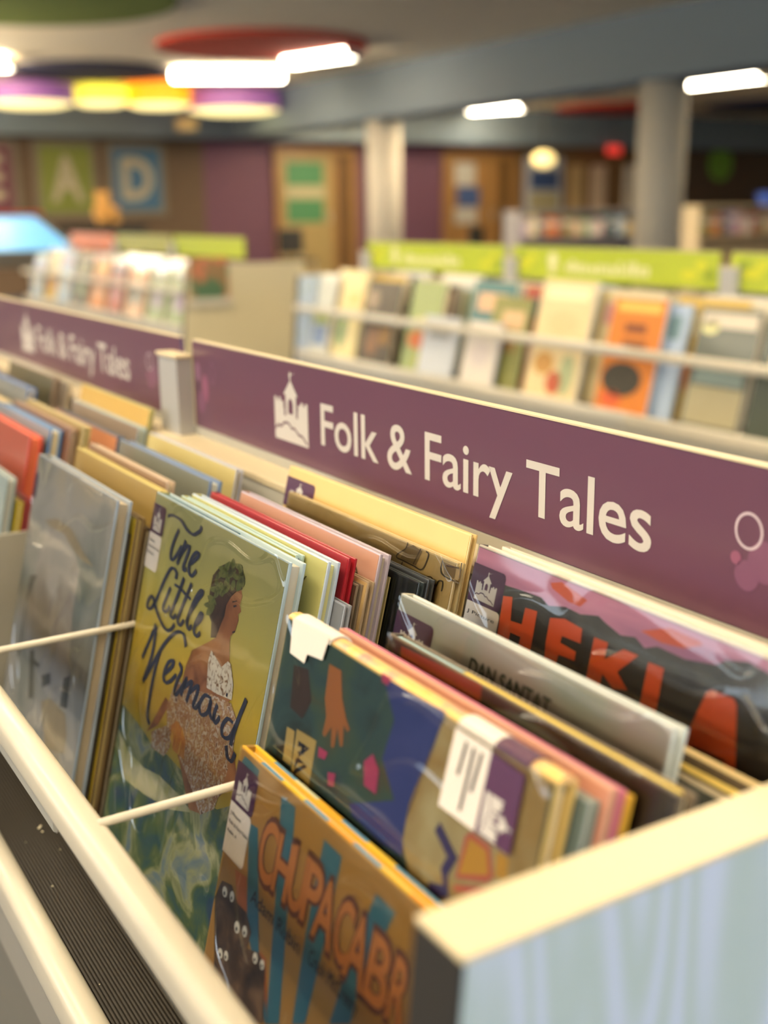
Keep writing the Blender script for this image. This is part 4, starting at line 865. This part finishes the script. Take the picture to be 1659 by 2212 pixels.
# ---- grey book by the author credited on its cover
r, pl, w, H, T = HERO['santat']
lettering('author_lettering', 'DAN SANTAT', *(0.0776, 0.1468, 0.0241, 0.009), mat('grey_ink', (64, 72, 60), .5), r, pl, .0004, weight=.02)
sticker(r, pl, (0.0, 0.0396, 0.0099, 0.0349), None)
r, pl, w, H, T = HERO['ey']
lettering('author_lettering', 'KEY', *(0.1822, 0.2082, 0.0251, 0.0091), mat('olive_ink', (80, 72, 30), .5), r, pl, .0004)
r, pl, w, H, T = HERO['tan']
strokes('ink_drawing', [[(0.1828, 0.0001), (0.1813, 0.005), (0.1732, 0.0107), (0.1733, 0.0134), (0.1809, 0.0134), (0.1942, 0.0137), (0.2053, 0.0136), (0.2094, 0.0027), (0.2057, 0.0009)], [(0.1812, 0.0143), (0.1806, 0.0172), (0.1857, 0.0177), (0.1926, 0.0187)], [(0.1993, 0.0007), (0.1939, 0.0129)], [(0.2261, 0.0021), (0.226, 0.0083), (0.2308, 0.0114), (0.2486, 0.0119)], [(0.247, -0.0014), (0.2476, 0.0088)], [(0.2314, 0.0043), (0.2454, 0.0025)], [(0.2102, 0.0186), (0.2171, 0.0159), (0.2233, 0.0205)], [(0.2247, 0.0201), (0.2264, 0.0161), (0.2308, 0.0158), (0.2314, 0.0218)]], .0012, mat('sepia_ink', (70, 56, 34), .5), r, pl, .0004, nib=.8)
flats('shade_print', [[(0.181, 0.0042), (0.1895, 0.0003), (0.2013, 0.002), (0.1971, 0.013), (0.1772, 0.0125)], [(0.2264, 0.0029), (0.2484, 0.0026), (0.2468, 0.0107), (0.2305, 0.0106)]], C(120, 100, 62), r, pl, .0002)
r, pl, w, H, T = HERO['pink']
strokes('ink_drawing', [[(0.1875, 0.014), (0.194, 0.0169), (0.1986, 0.0222)], [(0.1897, 0.0125), (0.1953, 0.0148), (0.2004, 0.0208)], [(0.1918, 0.0157), (0.194, 0.0146)], [(0.1943, 0.0178), (0.1971, 0.0166)], [(0.196, 0.0201), (0.1986, 0.019)]], .0012, mat('sepia_ink', (70, 56, 34), .5), r, pl, .0004, nib=.8)
r, pl, w, H, T = HERO['cream']
sticker(r, pl, (0.0, 0.0496, 0.0087, 0.0337), None)
r, pl, w, H, T = HERO['grey']
flats('cloud_print', [[(0.0693, 0.0556), (0.111, 0.0539), (0.1476, 0.0626), (0.169, 0.0742), (0.1671, 0.1086), (0.1785, 0.1538), (0.1818, 0.1832), (0.1467, 0.2019), (0.1088, 0.196), (0.0574, 0.1867), (0.0331, 0.1604), (0.043, 0.1172), (0.0477, 0.0828)]], art('grey_cloud_print', [(170, 166, 162), (182, 176, 170), (150, 140, 130)], 16), r, pl, .0001)
flats('tan_plume_print', [[(0.0514, 0.0557), (0.0863, 0.0467), (0.1317, 0.0467), (0.1682, 0.0576), (0.2007, 0.0637), (0.1796, 0.0655), (0.1482, 0.0636), (0.1116, 0.055), (0.0705, 0.0579)], [(0.1213, 0.211), (0.1456, 0.1998), (0.1898, 0.1987), (0.2015, 0.2138), (0.2023, 0.2305), (0.1522, 0.2442), (0.1336, 0.2258)]], art('plume_print', [(160, 146, 120), (176, 160, 130)], 30), r, pl, .0002)
flats('tree_print', [[(0.0656, 0.18), (0.0795, 0.1756), (0.0975, 0.2169), (0.0839, 0.2218)], [(0.0793, 0.1836), (0.1017, 0.1828), (0.099, 0.1863), (0.0798, 0.1887)], [(0.1102, 0.1903), (0.1348, 0.1795), (0.1393, 0.1881), (0.1192, 0.1989)], [(0.172, 0.1719), (0.1877, 0.1641), (0.191, 0.1934), (0.1732, 0.1974)], [(0.0321, 0.1147), (0.0528, 0.1093), (0.0324, 0.1416), (0.0367, 0.1933), (0.0302, 0.1995)]], art('tree_print', [(84, 84, 76), (110, 108, 100)], 40), r, pl, .0002)
flat('genre_sticker', [[(.0, .018), (.010, .018), (.010, .042), (.0, .042)]], STICKER_PURPLE, r, pl, .0003)
r, pl, w, H, T = HERO['brown']
flat('red_print', [[(0.014, 0.003), (0.0877, -0.0001), (0.0899, 0.0123), (0.0529, 0.013), (0.0152, 0.01)]], C(150, 60, 34), r, pl, .0002)
flat('grey_curve_print', [[(0.0965, 0.0087), (0.1119, 0.0042), (0.1366, 0.0043), (0.1539, 0.0065), (0.1691, 0.0146), (0.1399, 0.0144), (0.1081, 0.0151)]], C(92, 100, 90), r, pl, .0003)
flat('olive_print', [[(0.1865, 0.0222), (0.195, 0.0215), (0.2018, 0.0252), (0.1854, 0.0328)]], C(84, 76, 30), r, pl, .0003)
MB().box(w * .30, w * .98, .0026, T * .6, H - .0035, H - .0003).build('yellow_endpaper', C(224, 196, 60), r)
MB().box(w * .02, w * .30, .0026, T * .5, H - .0035, H - .0003).build('blue_endpaper', C(150, 190, 200), r)

# ------------------------------------------------------------------ books across the aisle
def far_print(root, pl, w, H, shapes):
    for (a, b, c, d, col) in shapes:
        flat('cover_print', [[(a * w, c * H), (b * w, c * H), (b * w, d * H), (a * w, d * H)] if col[3:] == () else ellipse((a + b) / 2 * w, (c + d) / 2 * H, (b - a) / 2 * w, (d - c) / 2 * H, 14)], C(*col[:3]), root, pl, .0004)
GR = 'picture books in the bins across the aisle'
for (x0, x1, q, zt, t, label, col, edge, shapes) in [(-17.155, -16.54, 1.19, 0.982, 0.05, 'pale grey picture book with a blue lower half across the aisle', (206, 206, 196), (200, 200, 196), [(0.1, 0.9, 0.52, 0.62, (150, 160, 70)), (0.1, 0.9, 0.64, 0.9, (130, 146, 176))]), (-16.418, -15.682, 1.21, 0.892, 0.05, 'cream picture book with a green figure across the aisle', (222, 206, 150), (226, 210, 160), [(0.1, 0.5, 0.5, 0.9, (96, 136, 90, 1)), (0.3, 0.9, 0.25, 0.4, (230, 190, 120))]), (-15.54, -14.601, 1.17, 1.023, 0.05, 'black and brown picture book across the aisle beside the cream one', (62, 54, 46), (80, 70, 60), [(0.05, 0.4, 0.1, 0.35, (150, 130, 110, 1)), (0.2, 0.6, 0.55, 0.9, (130, 90, 60, 1)), (0.6, 0.9, 0.55, 0.75, (140, 100, 40))]), (-14.373, -13.568, 1.23, 0.976, 0.05, 'sage green picture book with orange flowers across the aisle', (150, 164, 110), (190, 190, 150), [(0.1, 0.7, 0.55, 0.75, (206, 110, 60, 1)), (0.2, 0.8, 0.4, 0.5, (226, 220, 160, 1)), (0.4, 0.9, 0.78, 0.95, (160, 160, 70))]), (-13.766, -12.932, 1.12, 1.42, 0.05, 'pale blue-white picture book low in front of the sage green one', (190, 196, 206), (186, 196, 216), [(0.2, 0.8, 0.2, 0.35, (150, 150, 150))]), (-12.719, -12.01, 1.12, 1.42, 0.05, 'white picture book with a lilac edge beside the pale blue-white one', (216, 208, 200), (176, 186, 216), [(0.2, 0.8, 0.3, 0.7, (206, 196, 196, 1))]), (-12.429, -11.667, 1.25, 1.094, 0.05, 'olive green picture book behind the white one across the aisle', (140, 140, 80), (110, 130, 70), [(0.3, 0.9, 0.15, 0.35, (214, 180, 140)), (0.1, 0.8, 0.4, 0.6, (150, 120, 70))]), (-11.372, -10.393, 1.14, 0.833, 0.05, 'cream and peach picture book with small animals across the aisle', (226, 206, 160), (196, 206, 216), [(0.1, 0.9, 0.06, 0.16, (236, 234, 190)), (0.2, 0.8, 0.25, 0.45, (230, 196, 150, 1)), (0.1, 0.5, 0.6, 0.8, (200, 150, 80, 1)), (0.4, 0.7, 0.75, 0.95, (190, 90, 60, 1)), (0.6, 0.9, 0.6, 0.95, (170, 180, 140, 1))]), (-10.055, -9.205, 1.13, 0.972, 0.05, 'orange picture book with black scribbled lettering across the aisle', (212, 124, 32), (170, 196, 226), [(0.1, 0.9, 0.04, 0.12, (226, 190, 90)), (0.3, 0.7, 0.22, 0.3, (120, 60, 20)), (0.3, 0.75, 0.36, 0.42, (130, 70, 20)), (0.05, 0.8, 0.55, 0.85, (50, 44, 32, 1)), (0.1, 0.5, 0.8, 0.95, (210, 90, 40, 1))]), (-9.435, -8.955, 1.22, 1.013, 0.05, 'light blue picture book peeking out behind the orange one', (170, 190, 220), (160, 186, 216), [(0.2, 0.8, 0.1, 0.3, (110, 140, 150))]), (-8.739, -7.93, 1.15, 1.008, 0.05, 'slate picture book with a white banner across the aisle', (92, 98, 90), (206, 200, 190), [(0.05, 0.95, 0.04, 0.16, (216, 206, 190)), (0.05, 0.35, 0.1, 0.22, (226, 224, 160, 1)), (0.1, 0.9, 0.5, 0.62, (130, 150, 150)), (0.05, 0.95, 0.64, 0.95, (168, 160, 130))]), (-7.862, -7.213, 1.15, 1.024, 0.05, 'dark green picture book at the far right across the aisle', (60, 70, 60), (180, 180, 180), [(0.2, 0.8, 0.2, 0.5, (200, 190, 170, 1))])]:
    root, pl, w, H, T = book(x0, x1, q, zt, t, label, C(*col), edge=C(*edge), dy=DYR, group=GR)
    far_print(root, pl, w, H, shapes)

PAL = [('white', (216, 212, 202)), ('sage green', (140, 158, 112)), ('teal', (70, 120, 126)), ('mustard', (196, 164, 74)), ('brick red', (164, 74, 56)), ('pale blue', (160, 184, 206)),
       ('charcoal', (66, 62, 60)), ('peach', (222, 180, 146)), ('cream', (224, 208, 166)), ('navy', (50, 62, 100)), ('lilac', (170, 150, 180)), ('olive', (124, 122, 62)), ('orange', (206, 124, 52)), ('pink', (206, 150, 156))]
ORD = ['second', 'third', 'fourth', 'fifth', 'sixth']
rnd = random.Random(11)
def back_rows(xs, dy, where, group, q0, count, start=1):
    for ci, (a, b) in enumerate(xs):
        q = q0
        names = rnd.sample(PAL, count)
        for k in range(count):
            t = rnd.uniform(.05, .085)
            wd = rnd.uniform(.90, 1.12); o = rnd.uniform(0.03, max(.04, (b - a) - wd - .03))
            zt = rnd.uniform(.90, 1.12)
            nm, col = names[k]
            place = 'front-most' if start == 0 and k == 0 else ORD[k + start - 1]
            lab = '%s picture book, %s in %s stack of the %s' % (nm, place, ('the post-side', 'the middle', 'the open-side')[ci % 3], where)
            if place == 'front-most': lab = '%s picture book fronting %s stack of the %s' % (nm, ('the post-side', 'the middle', 'the open-side')[ci % 3], where)
            root, pl, w, H, T = book(a + o, min(a + o + wd, b - .03), q, zt, t, lab, C(*col), edge=C(*[min(235, int(v * .5 + 110)) for v in col]), dy=dy, group=group)
            nm2, col2 = PAL[(PAL.index((nm, col)) + 5) % len(PAL)]
            far_print(root, pl, w, H, [(.15, .85, .12, .30, col2), (.25, .75, .42, .80, tuple(PAL[(PAL.index((nm, col)) + 9) % len(PAL)][1]) + (1,))])
            q += t * 1.03 + rnd.uniform(.02, .12)
def cols3(xl): return [(xl + .03 if i == 0 else xl + 1.32 * i + .015, xl + 1.32 * (i + 1) - .015) for i in range(3)]
rx = cols3(RX[0]); rx[0] = (RX[0] + .14, rx[0][1])
back_rows(rx, DYR, 'bay by the gap', GR, 1.36, 4)
back_rows(cols3(RX[1]), DYR, 'bay with the orange book', GR, 1.36, 4)
back_rows(cols3(RX[2]), DYR, 'bay past both silver posts', GR, 1.36, 4)
GL = 'picture books in the bins past the gap'
lx = cols3(LX[1]); lx[2] = (lx[2][0], LX[0] - .14)
back_rows(lx, DYR, 'bay behind the beige panel', GL, 1.10, 5, 0)
back_rows(cols3(LX[2]), DYR, 'bay under the dull sign', GL, 1.10, 5, 0)
back_rows(cols3(LX[3]), DYR, 'bay under the orange sign', GL, 1.10, 5, 0)
back_rows(cols3(-9.415 - PITCH), 0, 'last folk tale bay', 'picture books in the folk tale bins', 1.30, 4, 0)

# a picture book standing in a small rack on the beige end panel
xq = -4.999
t = empty('display_book', (xq, 2.03, Z(1.74))); tag(t, 'pink and green picture book displayed against the beige end panel', 'book')
MB().box(.001, .010, 0, .185, 0, .20).build('cover', art('garden_print', [(206, 160, 150), (190, 110, 70), (96, 120, 84), (70, 100, 80)], 12), t)
MB().box(.0105, .0135, .02, .16, .02, .09).build('cover_print', C(80, 112, 80), t)
o = MB().box(0.0006, .022, -.01, .195, -.012, -.002).build('display_rack', CREAM, loc=(xq, 2.03, Z(1.74)))
MB().box(.018, .022, -.01, .195, -.002, .02).build('rack_lip', CREAM, o)
tag(o, 'narrow cream rack on the beige end panel holding a picture book', 'book rack')

# ------------------------------------------------------------------ things standing further back in the room
def shelf_unit(x0, x1, y0, y1, top, label, carc, rows, n, seed, dull=1.0):
    t = empty('low_bookcase', ((x0 + x1) / 2, (y0 + y1) / 2, 0)); tag(t, label, 'bookcase')
    cx, cy = (x0 + x1) / 2, (y0 + y1) / 2
    hx, hy = (x1 - x0) / 2, (y1 - y0) / 2
    m = MB(); m.box(-hx, hx, -hy, -hy + .03, 0, top); m.box(-hx, hx, hy - .03, hy, 0, top); m.box(-hx, -hx + .02, -hy, hy, 0, top)
    m.build('carcass', carc, t)
    MB().box(-hx, hx + .02, -hy, hy, top, top + .03).build('top', carc, t)
    rr = random.Random(seed)
    hh = top / rows
    for k in range(rows):
        MB().box(-hx + .02, hx, -hy + .03, hy - .03, k * hh, k * hh + .025).build('shelf', carc, t)
        if k < rows - 1: continue
        y = -hy + .05
        names = rr.sample(PAL, len(PAL))
        while y < hy - .14 and names:
            wd = rr.uniform(.10, .2); nm, col = names.pop(); hg = rr.uniform(.55, .88) * hh
            o = MB().box(hx - .22, hx - .02, 0, wd - .004, 0, hg, .002).build('shelved_book', C(*col), loc=(cx, cy + y, k * hh + .0255))
            MB().box(hx - .018, hx - .017, .004, wd - .008, hg * .55, hg * .75).build('spine_label', STICKER_WHITE, o)
            tag(o, 'thick %s book on the top shelf of the %s' % (nm, label.split(' under')[0].split(' in front')[0]), 'book', 'books on the ' + label)
            y += wd
    return t
shelf_unit(-12.4, -12.0, 12.5, 16.0, CZ - .02, 'low cream bookcase under the green round sign', mat('cream_case', (206, 188, 156), .6), 3, 26, 3)
shelf_unit(-14.4, -14.0, 10.9, 13.3, CZ - .06, 'low grey bookcase in front of the office doors', mat('grey_case', (150, 146, 150), .6), 3, 24, 8)

o = MB().lathe([(.34, -.03), (.34, 0.0)], n=40).build('round_sign', mat('green_round_sign', (112, 156, 50), .6), loc=(X0 + .035, 19.26, CZ + .85), rot=(0, math.radians(90), 0))
tag(o, 'plain green round sign on the far brick wall', 'sign')
t = empty('blue_basket', (-12.2, 14.1, CZ + .01)); tag(t, 'small blue basket standing on the low cream bookcase', 'basket')
MB().lathe([(.13, .002), (.17, .16), (.155, .16), (.12, .02)], n=24).build('basket_wall', mat('blue_plastic', (44, 78, 170), .4), t)
MB().lathe([(.172, .155), (.172, .175), (.15, .175), (.15, .155)], n=24).build('basket_rim', mat('blue_plastic', (44, 78, 170), .4), t)
o = MB().box(-.02, .02, -.17, .17, 0, .16, .004).build('exit_sign', mat('red_exit_sign', (226, 60, 50), .4, emit=.8), loc=(-17.55, 15.9, CZ + .98))
tag(o, 'small glowing red sign hung under the far beam', 'sign')
MB().tube((0, 0, .16), (0, 0, .75), .008).build('hanger', DARKEDGE, o)

# low play table with a bright blue top, tan plush toy on a dark cabinet
t = empty('play_table', (-9.0, 2.03, 0)); tag(t, 'play table with a bright blue screen top and red-orange rim', 'table')
MB().box(-.55, .55, -.60, .60, CZ - .36, CZ - .25, .01).build('table_body', mat('table_body', (120, 112, 100), .6), t)
sc = MB().prism([(-.55, CZ - .25), (.55, CZ - .25), (-.55, CZ + .0)], 'y', -.60, .60).build('screen_wedge', mat('table_body', (120, 112, 100), .6), t)
me = bpy.data.meshes.new('blue_screen')
me.from_pydata([(.52, -.55, CZ - .24), (.52, .55, CZ - .24), (-.50, .55, CZ - .007), (-.50, -.55, CZ - .007)], [], [(0, 1, 2, 3)])
me.materials.append(mat('lit_blue_screen', (110, 190, 240), .3, var=.1, scale=2, emit=.9))
o = bpy.data.objects.new('blue_screen', me); COL.objects.link(o); o.parent = t
MB().box(-.60, -.55, -.64, .64, CZ - .06, CZ + .03, .008).build('rim', mat('red_orange_rim', (196, 84, 50), .5), t)
for sx in (-.48, .48):
    for sy in (-.52, .52):
        MB().box(sx - .03, sx + .03, sy - .03, sy + .03, 0, CZ - .36).build('leg', CREAM, t)
t = empty('dark_cabinet', (-15.5, 5.05, 0)); tag(t, 'dark low cabinet under the green letter banner', 'cabinet')
MB().box(-.2, .2, -.6, .6, .05, CZ - .16, .008).build('body', DARKEDGE, t)
MB().box(-.22, .22, -.62, .62, CZ - .16, CZ - .13, .006).build('top', mat('dark_top', (46, 42, 36), .5), t)
for s in (-1, 1):
    d = MB().box(.2, .215, .02 if s > 0 else -.58, .58 if s > 0 else -.02, .1, CZ - .2, .003).build('cabinet_door', DARKEDGE, t)
    MB().box(.215, .235, s * .06 - .008, s * .06 + .008, .6, .75).build('handle', GREYMETAL, d)
MB().box(-.18, .18, -.56, .56, 0, .05).build('kick_plate', DARKEDGE, t)
t = empty('plush_toy', (-15.5, 5.15, CZ - .13)); tag(t, 'tan plush toy sitting on the dark cabinet before the green banner', 'plush toy')
FUR = mat('tan_fur', (186, 140, 76), .95, var=.2, scale=60, bump=.6, bscale=200)
m = MB(); m.ball((0, 0, .143), .14, .95, 1.05, 1, 3); m.ball((.02, -.02, .32), .095, 1, 1.05, .95, 3); m.ball((.10, -.03, .30), .045, 1, 1, .8, 2)
m.ball((0, -.09, .40), .032, .6, 1, 1, 2); m.ball((0, .06, .40), .032, .6, 1, 1, 2)
m.ball((.08, -.13, .17), .05, 1.2, .8, 1.3, 2); m.ball((.08, .13, .17), .05, 1.2, .8, 1.3, 2); m.ball((.16, -.10, .045), .055, 1.5, 1, .8, 2); m.ball((.16, .10, .045), .055, 1.5, 1, .8, 2)
m.build('body', FUR, t, smooth=True)
MB().ball((.145, -.03, .31), .014, 1, 1.2, .8, 1).build('nose', INK, t)
MB().ball((.108, -.065, .345), .010, 1, 1, 1, 1).build('eye', INK, t)
MB().ball((.108, .015, .345), .010, 1, 1, 1, 1).build('eye', INK, t)

# office chair by the doors and a few small things on the far counter
def chair(x, y, rz, label):
    t = empty('chair', (x, y, 0), (0, 0, rz)); tag(t, label, 'chair', 'chairs by the doors')
    BLK = mat('black_seat', (40, 38, 36), .7)
    MB().box(-.22, .22, -.22, .22, .43, .48, .015).build('seat', BLK, t)
    MB().box(-.23, -.18, -.21, .21, .55, .92, .015).build('backrest', BLK, t)
    for sx in (-.19, .19):
        for sy in (-.19, .19):
            MB().tube((sx, sy, 0), (sx, sy, .43), .014).build('leg', GREYMETAL, t)
    for sy in (-.17, .17): MB().tube((-.19, sy, .46), (-.205, sy, .6), .012).build('back_post', GREYMETAL, t)
chair(-16.2, 8.35, 0, 'black chair beside the door with green posters')
chair(-15.2, 11.2, .4, 'black chair beside the pillar between the doors')

# paper crumbs on the ribbed mat
for i, (x, y, sz) in enumerate([(-0.9269, 0.2123, 0.0016), (-0.9199, 0.2132, 0.0012), (-0.9301, 0.2144, 0.0012), (-0.9101, 0.1964, 0.0007), (-0.8827, 0.2174, 0.0008), (-0.832, 0.1963, 0.0009), (-0.6946, 0.1892, 0.0006)]):
    bm = bmesh.new(); bmesh.ops.create_icosphere(bm, subdivisions=1, radius=sz)
    rr = random.Random(i)
    for v in bm.verts: v.co *= rr.uniform(.6, 1.3); v.co.z *= .5
    me = bpy.data.meshes.new('paper_crumb'); bm.to_mesh(me); bm.free(); me.materials.append(WHITE_PAGE)
    o = bpy.data.objects.new('paper_crumb', me); COL.objects.link(o); o.location = (x, y, Z(2.250) + sz * .45)
    tag(o, 'tiny white paper crumb lying on the black ribbed mat', 'crumb', 'paper crumbs on the mat')
